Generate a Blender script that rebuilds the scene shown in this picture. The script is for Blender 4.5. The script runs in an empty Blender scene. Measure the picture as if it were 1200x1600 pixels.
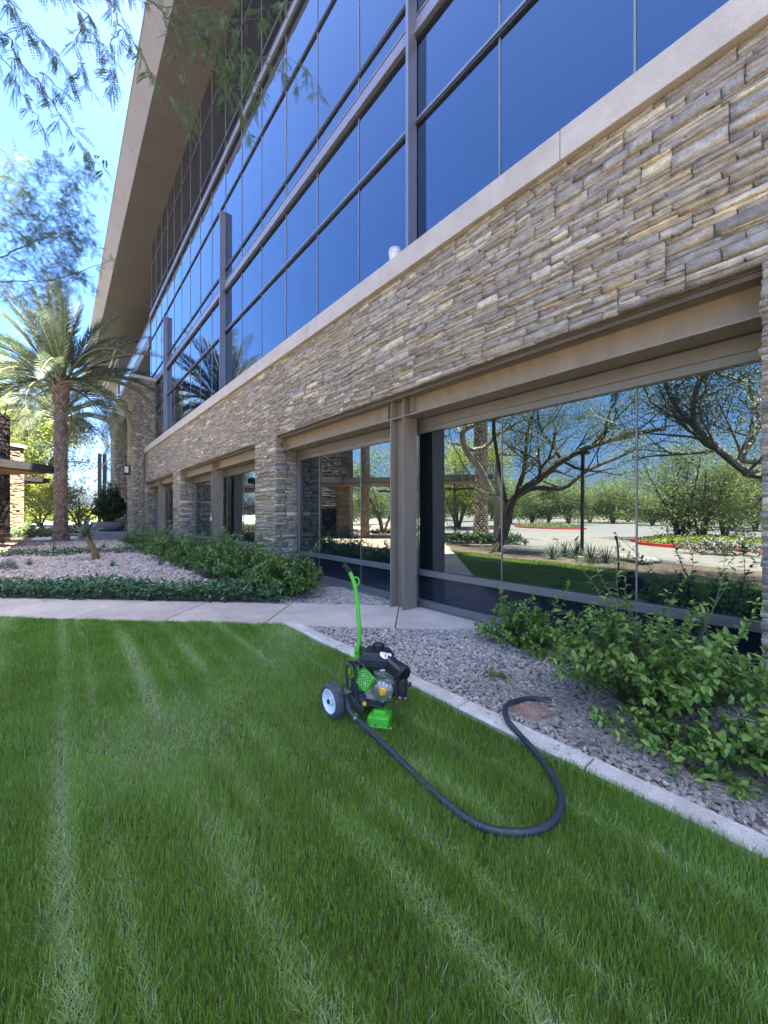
import bpy, math, random
import numpy as np
from mathutils import Vector, Matrix
R = np.random.default_rng(7)
random.seed(7)
sc = bpy.context.scene
COL = sc.collection
PI = math.pi

# ------------------------------------------------------------------ camera, sky, sun, exposure
YAW = math.atan2(508.5, 600.0)            # angle between the view axis and the facade
CF, SF = math.cos(YAW), math.sin(YAW)
EYE = 1.5
cam_d = bpy.data.cameras.new('camera')
cam = bpy.data.objects.new('camera', cam_d); COL.objects.link(cam)
cam_d.sensor_fit = 'VERTICAL'; cam_d.sensor_height = 24.0; cam_d.lens = 24.0 * 600 / 1600
cam_d.shift_y = 2.3 / 1600
cam_d.clip_start = 0.05; cam_d.clip_end = 2000
cam.location = (0, 0, EYE); cam.rotation_euler = (PI / 2, 0, math.radians(90) - YAW)
sc.camera = cam

SUN_EL, SUN_AZ = math.radians(75), math.radians(40)     # azimuth from +Y towards +X
S = Vector((math.sin(SUN_AZ) * math.cos(SUN_EL), math.cos(SUN_AZ) * math.cos(SUN_EL), math.sin(SUN_EL)))
w = bpy.data.worlds.new('World'); sc.world = w; w.use_nodes = True
nt = w.node_tree
sky = nt.nodes.new('ShaderNodeTexSky'); sky.sky_type = 'NISHITA'; sky.sun_disc = False
sky.sun_elevation = SUN_EL; sky.sun_rotation = SUN_AZ
sky.altitude = 400; sky.air_density = 1.0; sky.dust_density = 5.5; sky.ozone_density = 10.0
hs = nt.nodes.new('ShaderNodeHueSaturation'); hs.inputs['Saturation'].default_value = 1.2
nt.links.new(sky.outputs[0], hs.inputs['Color']); mx = nt.nodes.new('ShaderNodeVectorMath'); mx.operation = 'MULTIPLY'; mx.inputs[1].default_value = (.79, .83, 1.0)
nt.links.new(hs.outputs[0], mx.inputs[0]); nt.links.new(mx.outputs[0], nt.nodes['Background'].inputs['Color'])
nt.nodes['Background'].inputs['Strength'].default_value = 0.076
sun_d = bpy.data.lights.new('sun', 'SUN'); sun_d.energy = 4.3; sun_d.angle = math.radians(0.53); sun_d.color = (1, .95, .87)
sun = bpy.data.objects.new('sun', sun_d); COL.objects.link(sun)
sun.rotation_euler = S.to_track_quat('Z', 'Y').to_euler(); sun.location = (0, 0, 60)
vs = sc.view_settings
vs.view_transform = 'Standard'; vs.look = 'None'; vs.gamma = 1.0; vs.use_curve_mapping = False
vs.exposure = 3.9
vs.use_white_balance = True; vs.white_balance_temperature = 7700; vs.white_balance_tint = 9      # a camera balanced for open shade
sc.render.engine = 'CYCLES'
sc.cycles.use_denoising = True
sc.cycles.max_bounces = 7; sc.cycles.diffuse_bounces = 3; sc.cycles.glossy_bounces = 4; sc.cycles.transparent_max_bounces = 8

# ------------------------------------------------------------------ helpers: coordinates
def P(px, py, d):
    """point seen at photo pixel (px, py) at depth d metres along the view axis"""
    k = (px - 600) / 600.0
    return Vector((d * (-CF + SF * k), d * (SF + CF * k), EYE + (802.3 - py) / 600.0 * d))
def G(px, py, z=0.0):
    return P(px, py, 600 * (EYE - z) / (py - 802.3))
GLY = 4.55                                  # plane of the ground floor glass
def RP(px, py, d):
    """a real point whose mirror image in the ground floor glass is seen at (px, py), mirrored depth d"""
    v = P(px, py, d); v.y = 2 * GLY - v.y
    return v

# ------------------------------------------------------------------ helpers: objects
def props(o, label=None, cat=None, group=None, kind=None):
    if label: o['label'] = label
    if cat: o['category'] = cat
    if group: o['group'] = group
    if kind: o['kind'] = kind
    return o
def empty(name, loc=(0, 0, 0), **k):
    o = bpy.data.objects.new(name, None); COL.objects.link(o); o.location = loc; o.empty_display_size = .2
    return props(o, **k)
def link(name, me, parent=None, loc=None, **k):
    o = bpy.data.objects.new(name, me); COL.objects.link(o)
    if loc is not None: o.location = loc
    if parent is not None:
        o.parent = parent
    return props(o, **k)
def fmesh(name, V, Q=None, T=None, mat=None, smooth=False, rnd=None, rnd2=None):
    """mesh from arrays: V (n,3), Q (m,4) quads, T (k,3) triangles; rnd = one value per vertex"""
    me = bpy.data.meshes.new(name)
    V = np.asarray(V, dtype=np.float32).reshape(-1, 3)
    Q = np.zeros((0, 4), np.int32) if Q is None else np.asarray(Q, np.int32).reshape(-1, 4)
    T = np.zeros((0, 3), np.int32) if T is None else np.asarray(T, np.int32).reshape(-1, 3)
    me.vertices.add(len(V)); me.vertices.foreach_set('co', V.ravel())
    li = np.concatenate([Q.ravel(), T.ravel()]).astype(np.int32)
    me.loops.add(len(li)); me.loops.foreach_set('vertex_index', li)
    st = np.concatenate([np.arange(len(Q)) * 4, len(Q) * 4 + np.arange(len(T)) * 3]).astype(np.int32)
    tot = np.concatenate([np.full(len(Q), 4), np.full(len(T), 3)]).astype(np.int32)
    me.polygons.add(len(st)); me.polygons.foreach_set('loop_start', st); me.polygons.foreach_set('loop_total', tot)
    if smooth: me.polygons.foreach_set('use_smooth', np.ones(len(st), bool))
    me.update(calc_edges=True); me.validate()
    for nm, a in (('rnd', rnd), ('rnd2', rnd2)):
        if a is not None:
            at = me.attributes.new(nm, 'FLOAT', 'POINT'); at.data.foreach_set('value', np.asarray(a, np.float32))
    if mat: me.materials.append(mat)
    return me
class MB:
    """collects simple shapes into one mesh"""
    def __init__(s): s.v = []; s.f = []; s.r = []
    def add(s, v, f, r=None):
        b = len(s.v); s.v += [tuple(p) for p in v]; s.f += [tuple(i + b for i in q) for q in f]
        s.r += [random.random() if r is None else r] * len(v)
        return s
    def box(s, x0, x1, y0, y1, z0, z1, r=None):
        v = [(x, y, z) for z in (z0, z1) for y in (y0, y1) for x in (x0, x1)]
        return s.add(v, [(0, 2, 3, 1), (4, 5, 7, 6), (0, 1, 5, 4), (2, 6, 7, 3), (0, 4, 6, 2), (1, 3, 7, 5)], r)
    def obox(s, c, ax, ay, az, r=None):
        c, ax, ay, az = map(Vector, (c, ax, ay, az))
        v = [c + ax * i + ay * j + az * k for k in (-1, 1) for j in (-1, 1) for i in (-1, 1)]
        return s.add(v, [(0, 2, 3, 1), (4, 5, 7, 6), (0, 1, 5, 4), (2, 6, 7, 3), (0, 4, 6, 2), (1, 3, 7, 5)], r)
    def tube(s, pts, rad, n=8, caps=True, r=None):
        pts = [Vector(p) for p in pts]
        rad = rad if hasattr(rad, '__len__') else [rad] * len(pts)
        v, f = [], []
        up = Vector((0, 0, 1)); prev = None
        for i, p in enumerate(pts):
            t = (pts[min(i + 1, len(pts) - 1)] - pts[max(i - 1, 0)]).normalized()
            if prev is None:
                a = t.orthogonal().normalized()
            else:
                a = (prev - t * prev.dot(t))
                a = a.normalized() if a.length > 1e-6 else t.orthogonal().normalized()
            prev = a; b = t.cross(a)
            for k in range(n):
                th = 2 * PI * k / n
                v.append(p + (a * math.cos(th) + b * math.sin(th)) * rad[i])
        for i in range(len(pts) - 1):
            for k in range(n):
                f.append((i * n + k, i * n + (k + 1) % n, (i + 1) * n + (k + 1) % n, (i + 1) * n + k))
        if caps:
            f.append(tuple(range(n))[::-1]); f.append(tuple(range((len(pts) - 1) * n, len(pts) * n)))
        return s.add(v, f, r)
    def lathe(s, c, axis, prof, n=16, r=None, caps=True):
        """profile [(along axis, radius)]"""
        c = Vector(c); t = Vector(axis).normalized(); a = t.orthogonal().normalized(); b = t.cross(a)
        v, f = [], []
        for h, q in prof:
            for k in range(n):
                th = 2 * PI * k / n
                v.append(c + t * h + (a * math.cos(th) + b * math.sin(th)) * q)
        m = len(prof)
        for i in range(m - 1):
            for k in range(n):
                f.append((i * n + k, i * n + (k + 1) % n, (i + 1) * n + (k + 1) % n, (i + 1) * n + k))
        if caps:
            f.append(tuple(range(n))[::-1]); f.append(tuple(range((m - 1) * n, m * n)))
        return s.add(v, f, r)
    def mesh(s, name, mat, smooth=False, origin=None):
        me = bpy.data.meshes.new(name)
        o = Vector(origin) if origin is not None else Vector((0, 0, 0))
        me.from_pydata([Vector(p) - o for p in s.v], [], s.f)
        at = me.attributes.new('rnd', 'FLOAT', 'POINT'); at.data.foreach_set('value', np.asarray(s.r, np.float32))
        me.materials.append(mat)
        if smooth:
            me.polygons.foreach_set('use_smooth', np.ones(len(me.polygons), bool))
            try: me.set_sharp_from_angle(angle=math.radians(38))
            except Exception: pass
        me.update()
        return me
    def obj(s, name, mat, parent=None, smooth=False, bevel=0, **k):
        """links as one object whose origin is the middle of its base"""
        a = np.array([tuple(p) for p in s.v]); c = (a.min(0) + a.max(0)) / 2; c[2] = a[:, 2].min()
        base = Vector(parent.location) if parent is not None else Vector((0, 0, 0))
        q = parent.parent if parent is not None else None
        while q is not None: base += Vector(q.location); q = q.parent
        o = link(name, s.mesh(name, mat, smooth, c), parent, Vector(c) - base, **k)
        if bevel:
            m = o.modifiers.new('bevel', 'BEVEL'); m.width = bevel; m.segments = 2; m.limit_method = 'ANGLE'
        return o
def spline(pts, n=6):
    pts = [Vector(p) for p in pts]; out = []
    for i in range(len(pts) - 1):
        p0, p1, p2, p3 = pts[max(i - 1, 0)], pts[i], pts[i + 1], pts[min(i + 2, len(pts) - 1)]
        for j in range(n):
            t = j / n
            out.append(.5 * ((2 * p1) + (p2 - p0) * t + (2 * p0 - 5 * p1 + 4 * p2 - p3) * t * t + (3 * p1 - p0 - 3 * p2 + p3) * t ** 3))
    out.append(pts[-1])
    return out
def copy_tree(o, parent=None):
    c = o.copy(); COL.objects.link(c)
    if parent is not None: c.parent = parent
    for ch in list(o.children): copy_tree(ch, c)
    return c

# ------------------------------------------------------------------ helpers: materials
def mk(name, cols, src=None, rough=.7, nscale=8., namt=.25, bump=0., bscale=60., stretch=(1, 1, 1), metal=0., transl=0., ior=1.45, fine=0., spec=.5):
    """cols: one colour or a list spread over the random value src ('rnd' per vertex, 'obj' per object)"""
    m = bpy.data.materials.new(name); m.use_nodes = True
    t = m.node_tree; N = t.nodes; L = t.links; bs = N['Principled BSDF']; out = N['Material Output']
    geo = N.new('ShaderNodeNewGeometry')
    mp = N.new('ShaderNodeMapping'); mp.inputs['Scale'].default_value = stretch
    L.new(geo.outputs['Position'], mp.inputs['Vector'])
    if isinstance(cols, list):
        rp = N.new('ShaderNodeValToRGB'); rp.color_ramp.interpolation = 'LINEAR'
        el = rp.color_ramp.elements
        while len(el) < len(cols): el.new(.5)
        for i, c in enumerate(cols):
            el[i].position = i / (len(cols) - 1); el[i].color = (*c, 1)
        if src == 'obj':
            oi = N.new('ShaderNodeObjectInfo'); L.new(oi.outputs['Random'], rp.inputs['Fac'])
        elif src == 'noise':
            nz0 = N.new('ShaderNodeTexNoise'); nz0.inputs['Scale'].default_value = nscale * .35; nz0.inputs['Detail'].default_value = 5
            L.new(mp.outputs[0], nz0.inputs['Vector']); L.new(nz0.outputs['Fac'], rp.inputs['Fac'])
        else:
            at = N.new('ShaderNodeAttribute'); at.attribute_name = 'rnd'; L.new(at.outputs['Fac'], rp.inputs['Fac'])
        col = rp.outputs['Color']
    else:
        rg = N.new('ShaderNodeRGB'); rg.outputs[0].default_value = (*cols, 1); col = rg.outputs[0]
    def mul(col, scale, amt, detail):
        nz = N.new('ShaderNodeTexNoise'); nz.inputs['Scale'].default_value = scale; nz.inputs['Detail'].default_value = detail
        nz.inputs['Roughness'].default_value = .65
        L.new(mp.outputs[0], nz.inputs['Vector'])
        mr = N.new('ShaderNodeMapRange'); mr.inputs['From Min'].default_value = .3; mr.inputs['From Max'].default_value = .7
        mr.inputs['To Min'].default_value = 1 - amt; mr.inputs['To Max'].default_value = 1 + amt
        L.new(nz.outputs['Fac'], mr.inputs['Value'])
        mx = N.new('ShaderNodeVectorMath'); mx.operation = 'MULTIPLY'
        L.new(col, mx.inputs[0]); L.new(mr.outputs[0], mx.inputs[1])
        return mx.outputs[0]
    if namt: col = mul(col, nscale, namt, 6)
    if fine: col = mul(col, bscale, fine, 2)
    L.new(col, bs.inputs['Base Color'])
    bs.inputs['Roughness'].default_value = rough; bs.inputs['Metallic'].default_value = metal; bs.inputs['IOR'].default_value = ior
    bs.inputs['Specular IOR Level'].default_value = spec
    if bump:
        nb = N.new('ShaderNodeTexNoise'); nb.inputs['Scale'].default_value = bscale; nb.inputs['Detail'].default_value = 5
        L.new(mp.outputs[0], nb.inputs['Vector'])
        bp = N.new('ShaderNodeBump'); bp.inputs['Strength'].default_value = 1; bp.inputs['Distance'].default_value = bump
        L.new(nb.outputs['Fac'], bp.inputs['Height']); L.new(bp.outputs[0], bs.inputs['Normal'])
    if transl:
        tr = N.new('ShaderNodeBsdfTranslucent'); L.new(col, tr.inputs['Color'])
        ms = N.new('ShaderNodeMixShader'); ms.inputs[0].default_value = transl
        L.new(bs.outputs[0], ms.inputs[1]); L.new(tr.outputs[0], ms.inputs[2]); L.new(ms.outputs[0], out.inputs['Surface'])
    return m
def glass(name, base, ior, tint, rough=0.0, dust=0.):
    m = bpy.data.materials.new(name); m.use_nodes = True
    t = m.node_tree; N = t.nodes; L = t.links; bs = N['Principled BSDF']
    bs.inputs['Base Color'].default_value = (*base, 1); bs.inputs['Roughness'].default_value = rough
    bs.inputs['IOR'].default_value = ior; bs.inputs['Specular Tint'].default_value = (*tint, 1)
    g = N.new('ShaderNodeNewGeometry')
    wv = N.new('ShaderNodeTexNoise'); wv.inputs['Scale'].default_value = 1.1; wv.inputs['Detail'].default_value = 1; L.new(g.outputs['Position'], wv.inputs['Vector'])
    bp = N.new('ShaderNodeBump'); bp.inputs['Strength'].default_value = 1; bp.inputs['Distance'].default_value = .0022
    L.new(wv.outputs['Fac'], bp.inputs['Height']); L.new(bp.outputs[0], bs.inputs['Normal'])
    if dust:
        nz = N.new('ShaderNodeTexNoise'); nz.inputs['Scale'].default_value = 14; nz.inputs['Detail'].default_value = 8; L.new(g.outputs['Position'], nz.inputs['Vector'])
        rp = N.new('ShaderNodeValToRGB'); rp.color_ramp.elements[0].color = (*base, 1); rp.color_ramp.elements[1].color = (*[b + dust for b in base], 1)
        L.new(nz.outputs['Fac'], rp.inputs['Fac']); L.new(rp.outputs[0], bs.inputs['Base Color'])
    return m
M = {}
M['stone'] = mk('ledge stone', [(.19, .165, .135), (.29, .255, .205), (.245, .207, .168), (.345, .305, .235), (.27, .243, .205), (.40, .345, .25), (.32, .28, .215), (.215, .19, .16), (.36, .322, .262), (.56, .485, .33), (.29, .25, .193), (.37, .29, .19), (.25, .223, .188), (.34, .298, .235)],
                'rnd', .9, 10, .34, .006, 85, (1, 1, 1.7), fine=.34, spec=.12)
M['mortar'] = mk('mortar', (.20, .175, .145), None, .95, 10, .3, .004, 80)
M['cap'] = mk('precast cap', (.42, .36, .295), None, .85, 3, .12, .003, 90, fine=.12)
M['bronze'] = mk('bronze painted steel', (.225, .182, .132), None, .5, 5, .17, .0006, 120, (1, 1, .25), fine=.05)
M['dark_bronze'] = mk('dark bronze trim', (.10, .082, .07), None, .55, 3, .15)
M['frame'] = mk('grey window metal', (.205, .195, .185), None, .38, 3, .1, metal=.4)
M['fin'] = mk('grey fin metal', (.19, .19, .21), None, .35, 2, .08, metal=.5)
M['band'] = mk('pale metal band', (.20, .19, .225), None, .4, 2, .08, metal=.3)
M['dark_frame'] = mk('dark window metal', (.03, .03, .034), None, .4, 3, .1)
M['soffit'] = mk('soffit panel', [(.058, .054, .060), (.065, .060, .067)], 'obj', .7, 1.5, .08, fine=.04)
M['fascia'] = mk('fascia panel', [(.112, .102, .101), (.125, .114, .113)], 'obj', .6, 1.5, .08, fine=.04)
M['glass_up'] = glass('upper tinted glass', (.005, .009, .018), 2.15, (.60, .80, 1.0))
M['glass_low'] = glass('lower tinted glass', (.006, .010, .011), 2.7, (.80, .95, 1.0))
M['glass_sp'] = glass('spandrel glass', (.008, .012, .022), 1.7, (.7, .85, 1.0), .08, .02)
M['walk'] = mk('exposed aggregate walk', [(.45, .35, .265), (.51, .40, .305)], 'obj', .9, 1.4, .22, .003, 150, fine=.36)
M['kerb'] = mk('kerb concrete', [(.49, .42, .325), (.55, .475, .37)], 'obj', .9, 5, .24, .003, 90, fine=.2)
M['joint'] = mk('joint filler', (.10, .085, .07), None, .95)
M['soil'] = mk('bed soil', (.125, .092, .068), None, .95, 5, .35, .02, 40)
M['lawn_soil'] = mk('lawn thatch', (.055, .06, .025), None, .95, 5, .4, .01, 60)
M['earth'] = mk('red earth', (.30, .17, .11), None, .95, 12, .3, .012, 60)
M['gravel'] = mk('grey gravel', [(.21, .175, .135), (.44, .365, .28), (.31, .255, .20), (.56, .48, .38), (.40, .295, .215), (.27, .235, .195), (.50, .405, .31)], 'rnd', .85, 60, .2)
M['pink_rock'] = mk('pink rock', [(.31, .225, .165), (.46, .355, .265), (.37, .27, .20), (.55, .45, .35), (.28, .205, .15), (.43, .325, .245)], 'rnd', .85, 30, .2)
M['desert'] = mk('desert ground', (.33, .265, .20), None, .95, .6, .2, .02, 12, fine=.2)
M['asphalt'] = mk('asphalt', (.16, .155, .15), None, .9, .8, .12, .003, 60, fine=.2)
M['paver'] = mk('driveway paver', [(.26, .24, .225), (.31, .285, .265), (.285, .26, .245)], 'rnd', .9, .8, .12, fine=.15)
M['red'] = mk('red kerb paint', (.50, .045, .045), None, .6, 4, .2)
M['pale_concrete'] = mk('pale concrete', (.40, .375, .34), None, .9, 2, .15, .002, 80)
M['grass'] = mk('grass blades', [(.11, .20, .022), (.19, .325, .036), (.255, .41, .055), (.33, .47, .11), (.47, .56, .27), (.60, .58, .38)], 'rnd', .5, 3, .12, transl=.48, spec=.3)
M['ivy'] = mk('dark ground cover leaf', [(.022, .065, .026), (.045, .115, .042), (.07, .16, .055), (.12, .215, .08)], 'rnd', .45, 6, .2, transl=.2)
M['lance'] = mk('lance leaf', [(.055, .115, .022), (.11, .20, .042), (.17, .27, .065), (.25, .35, .095)], 'rnd', .5, 6, .15, transl=.3)
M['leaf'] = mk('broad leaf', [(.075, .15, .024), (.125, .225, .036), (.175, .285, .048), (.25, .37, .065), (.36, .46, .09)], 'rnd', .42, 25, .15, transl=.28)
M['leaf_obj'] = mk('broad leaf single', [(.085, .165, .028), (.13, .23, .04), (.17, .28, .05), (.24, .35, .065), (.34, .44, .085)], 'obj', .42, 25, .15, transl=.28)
M['stem'] = mk('green brown stem', (.10, .10, .05), None, .8, 20, .2)
M['straw'] = mk('dry twigs', [(.22, .17, .12), (.38, .31, .22), (.30, .24, .18)], 'rnd', .9, 20, .2)
M['mesquite'] = mk('mesquite leaf', [(.05, .095, .03), (.085, .15, .05), (.13, .20, .075)], 'rnd', .55, 4, .2, transl=.35)
M['palo'] = mk('pale desert leaf', [(.10, .155, .05), (.165, .23, .08), (.24, .295, .115)], 'rnd', .6, 2, .2, transl=.35)
M['yellow_leaf'] = mk('yellow green leaf', [(.14, .19, .03), (.22, .27, .05), (.32, .34, .08)], 'rnd', .6, 2, .2, transl=.35)
M['olive'] = mk('dark shrub leaf', [(.04, .075, .035), (.07, .12, .052), (.11, .165, .075)], 'rnd', .55, 3, .2, transl=.25)
M['silver'] = mk('silver shrub leaf', [(.18, .20, .17), (.27, .29, .25)], 'rnd', .7, 3, .2)
M['bark'] = mk('mesquite bark', [(.075, .058, .045), (.15, .125, .10)], 'noise', .9, 30, .35, .012, 28, (1, 1, .35))
M['pale_bark'] = mk('pale smooth bark', [(.30, .275, .235), (.52, .48, .42)], 'noise', .85, 18, .25, .006, 30)
M['twig'] = mk('thin twig', (.12, .095, .075), None, .85, 20, .2)
M['palm_trunk'] = mk('palm boot', [(.17, .125, .09), (.29, .225, .175), (.37, .30, .24), (.22, .165, .13)], 'rnd', .95, 25, .3, .006, 60, (1, 1, .4))
M['palm_top'] = mk('fresh palm boot', [(.15, .085, .045), (.24, .15, .08)], 'rnd', .95, 25, .3)
M['frond'] = mk('palm leaflet', [(.075, .115, .07), (.12, .165, .10), (.17, .215, .13)], 'rnd', .45, 3, .15, transl=.22)
M['rachis'] = mk('palm rachis', (.19, .20, .10), None, .55, 8, .15)
M['agave'] = mk('agave leaf', [(.06, .095, .06), (.10, .145, .10)], 'rnd', .55, 8, .2)
M['aloe_stem'] = mk('aloe stem', [(.20, .12, .055), (.36, .22, .09)], 'noise', .9, 30, .3, .01, 40)
M['shade_dark_stone'] = mk('shade darkened stone', [(.045, .04, .042), (.075, .066, .066), (.06, .05, .05)], 'rnd', .9, 9, .35, .006, 50, (1, 1, 3), fine=.2)  # dark tone stands in for the shade of canopy and trees
M['warm_stone'] = mk('warm stone', [(.26, .21, .16), (.36, .29, .22), (.20, .16, .13), (.42, .34, .25)], 'rnd', .9, 9, .3, .006, 50, (1, 1, 3))
M['roof_dark'] = mk('dark roof edge', (.035, .036, .04), None, .5, 3, .15)
M['wood_soffit'] = mk('wood soffit', (.20, .115, .07), None, .6, 4, .2)
M['pail'] = mk('weathered white plastic', (.55, .54, .52), None, .5, 12, .15)
M['planter'] = mk('planter concrete', (.23, .21, .20), None, .9, 5, .15, .002, 60)
M['green'] = mk('lime green paint', (.075, .50, .045), None, .35, 12, .14, .0004, 200)
M['rubber'] = mk('black rubber', (.030, .031, .034), None, .6, 30, .25, .001, 150)
M['tyre'] = mk('tyre rubber', (.075, .075, .078), None, .9, 25, .35, .003, 120, fine=.3)
M['plastic'] = mk('black plastic', (.016, .016, .018), None, .42, 20, .15, .0005, 300)
M['white'] = mk('white paint', (.78, .79, .80), None, .35, 20, .06)
M['alloy'] = mk('cast alloy', (.48, .46, .43), None, .38, 35, .3, .001, 150, metal=.85)
M['steel'] = mk('worn steel', (.30, .285, .26), None, .42, 30, .3, .001, 150, metal=.8)
M['dark_iron'] = mk('dark iron', (.055, .05, .048), None, .55, 30, .3, .001, 120, metal=.3)
M['yellow'] = mk('yellow plastic', (.75, .43, .03), None, .4, 10, .1)
M['sticker'] = mk('silver sticker', (.62, .62, .63), None, .3, 10, .05)
M['lamp_glass'] = mk('frosted lamp glass', (.72, .71, .69), None, .3, 6, .05)
M['hose'] = mk('black hose', (.030, .033, .042), None, .48, 30, .25, .0006, 200)

# ------------------------------------------------------------------ GROUND
def sheet(name, poly, z, mat, kind='structure', thick=None, **k):
    mb = MB(); mb.add([(x, y, z) for x, y in poly], [tuple(range(len(poly)))])
    return mb.obj(name, mat, kind=kind, **k)
sheet('ground', [(-500, -500), (500, -500), (500, 500), (-500, 500)], -.075, M['desert'])
WA, WB = -7.13, -8.87                          # the walk runs at 45 degrees: X - Y between these
sheet('lawn_soil', [(14, -2.5), (14, 2.315), (2.315 + WA, 2.315), (-2.5 + WA, -2.5)], -.012, M['lawn_soil'])
sheet('bed_soil', [(14, 2.45), (14, 4.7), (4.7 + WA + .02, 4.7), (2.45 + WA + .02, 2.45)], -.02, M['soil'])
sheet('planting_soil', [(4.7 + WB, 4.7), (-60, 4.7), (-60, -3.5), (-3.5 + WB, -3.5)], -.025, M['soil'])

# lawn grass: blades in one mesh, thinner and longer near the viewer
def vnoise(x, y, s, seed=0):
    rr = np.random.default_rng(seed); o = np.zeros_like(x)
    for i in range(7):
        a = rr.uniform(0, 2 * PI); f = s * rr.uniform(.6, 1.8); o += np.sin((x * np.cos(a) + y * np.sin(a)) * f + rr.uniform(0, 6.28))
    return o / 3.0
TRACKS = [(-1.05, .05, .35), (-.50, .07, .7), (.04, .05, .85), (.21, .035, .55), (.58, .065, 1.0), (.80, .04, .45), (1.06, .06, .8), (1.30, .04, .5), (1.62, .05, .6), (1.98, .04, .5), (-1.7, .06, .6)]
def blades(n, xr, yr, keep, hmin, hmax, wid, segs):
    x = R.uniform(*xr, n); y = R.uniform(*yr, n)
    m = (y < 2.30) & (y > -2.48) & (x - y > WA + .01) & keep(x, y); x, y = x[m], y[m]; n = len(x)
    tr = np.zeros(n)
    wob = .03 * vnoise(x, y * .2, 1.2, 3)
    for ty, tw, ts in TRACKS:
        tr = np.maximum(tr, ts * np.exp(-((y + wob - ty) / tw) ** 2) * np.clip(.74 + .5 * vnoise(x, x * 0, 2.3, int((ty + 5) * 100)), 0, 1.05))
    pn = vnoise(x, y, 1.9, 11); fn = vnoise(x, y, 7., 12)
    patch = np.clip((pn - .62) * 1.3, 0, .55)
    flat = np.clip(np.maximum(tr, patch * .8), 0, 1)
    h = R.uniform(hmin, hmax, n) * (1 + .16 * fn) * (1 - .42 * flat) * (1 + .12 * vnoise(x, y, 2.6, 21))
    h *= np.where(y > 2.2, 1.15, 1)
    az = R.uniform(0, 2 * PI, n) * (1 - .35 * flat) + (.3 + vnoise(x, y, 2.2, 5)) * .9
    lean = np.abs(R.normal(.30, .2, n)) + .95 * flat * R.uniform(.5, 1.1, n)
    lean = np.clip(lean, .03, 1.35)
    dx, dy = np.cos(az), np.sin(az)
    fa = R.uniform(0, 2 * PI, n); wx, wy = np.cos(fa) * wid, np.sin(fa) * wid
    ww = R.uniform(.7, 1.25, n); wx *= ww; wy *= ww
    V = []
    ts = [0, .5, 1] if segs == 2 else [0, .4, .75, 1]
    for t in ts:
        bend = lean * (t ** 1.7)
        px = x + dx * h * bend * .8; py = y + dy * h * bend * .8
        pz = -.012 + h * (t * np.cos(lean * .55 * t))
        if t == 1: V.append(np.stack([px, py, pz], 1))
        else:
            q = (1 - .35 * t)
            V.append(np.stack([px - wx * q, py - wy * q, pz], 1)); V.append(np.stack([px + wx * q, py + wy * q, pz], 1))
    V = np.stack(V, 1); c = V.shape[1]
    base = (np.arange(n) * c)[:, None]
    Qs = [base + np.array([[0, 1, 3, 2]])]
    if segs == 3: Qs.append(base + np.array([[2, 3, 5, 4]]))
    T = base + np.array([[c - 3, c - 2, c - 1]])
    rnd = np.clip(R.normal(.34, .17, n) + .40 * flat + .05 * pn + .05 * fn, 0, .86)
    dead = R.random(n) < (.028 + .06 * flat); rnd = np.where(dead, R.uniform(.85, 1, n), rnd)
    return V.reshape(-1, 3), np.concatenate(Qs), T, np.repeat(rnd, c)
def cone(x, y, d0, d1, side=1.12):
    d = -CF * x + SF * y; r = SF * x + CF * y
    return (d >= d0) & (d < d1) & (np.abs(r) < side * d + .25)
def grass_mesh():
    parts = []
    parts.append(blades(470000, (-3.2, 1.0), (-1.6, 2.31), lambda x, y: cone(x, y, .75, 2.3), .042, .080, .0012, 3))
    parts.append(blades(420000, (-5.2, .2), (-2.49, 2.31), lambda x, y: cone(x, y, 2.3, 3.7), .036, .070, .0017, 2))
    parts.append(blades(420000, (-10, -1.5), (-2.49, 2.31), lambda x, y: cone(x, y, 3.7, 7.2), .040, .075, .0027, 2))
    parts.append(blades(90000, (-9.6, 6), (-2.49, 2.31), lambda x, y: ~cone(x, y, .75, 7.2), .045, .08, .0045, 2))
    V, Q, T, r = [], [], [], []; o = 0
    for v, q, t, k in parts:
        V.append(v); Q.append(q + o); T.append(t + o); r.append(k); o += len(v)
    me = fmesh('grass', np.concatenate(V), np.concatenate(Q), np.concatenate(T), M['grass'], True, np.concatenate(r))
    link('grass', me, kind='stuff', label='green lawn with pale wheel tracks in the shade of the building', cat='grass')
grass_mesh()

# the walk, slab by slab; direction e along it, f across it
walk = empty('walk', (0, 0, 0), kind='structure', label='pinkish exposed aggregate walk crossing to the building')
def walk_pt(a, b):      # a along (+ towards the building), b across: 0 lawn side .. 1 bed side
    s = WA + (WB - WA) * b           # X - Y = s, X + Y = a
    return ((a + s) / 2, (a - s) / 2)
edges = [-24.9, -22.9, -20.9, -18.9, -16.9, -14.9, -12.92, -10.95, -8.97, -6.98, -5.0, -2.92, -.38, 1.45]
for a0, a1 in zip(edges[:-1], edges[1:]):
    g = .012
    p = [walk_pt(a0 + g, 0), walk_pt(a1 - g, 0), walk_pt(a1 - g, 1), walk_pt(a0 + g, 1)]
    if a1 > 1: p = [walk_pt(a0 + g, 0), (4.43 + WA, 4.43), (-4.28, 4.43), walk_pt(a0 + g, 1)]
    mb = MB(); n = len(p)
    mb.add([(x, y, -.07) for x, y in p] + [(x, y, 0.0) for x, y in p], [tuple(range(n))[::-1], tuple(range(n, 2 * n))] + [(i, (i + 1) % n, n + (i + 1) % n, n + i) for i in range(n)])
    mb.obj('slab', M['walk'], walk, bevel=.006)
sheet('walk_joint', [walk_pt(-24.9, .003), walk_pt(1.6, .003), walk_pt(-.3, .997), walk_pt(-24.9, .997)], -.016, M['joint'], kind='structure')
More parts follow.
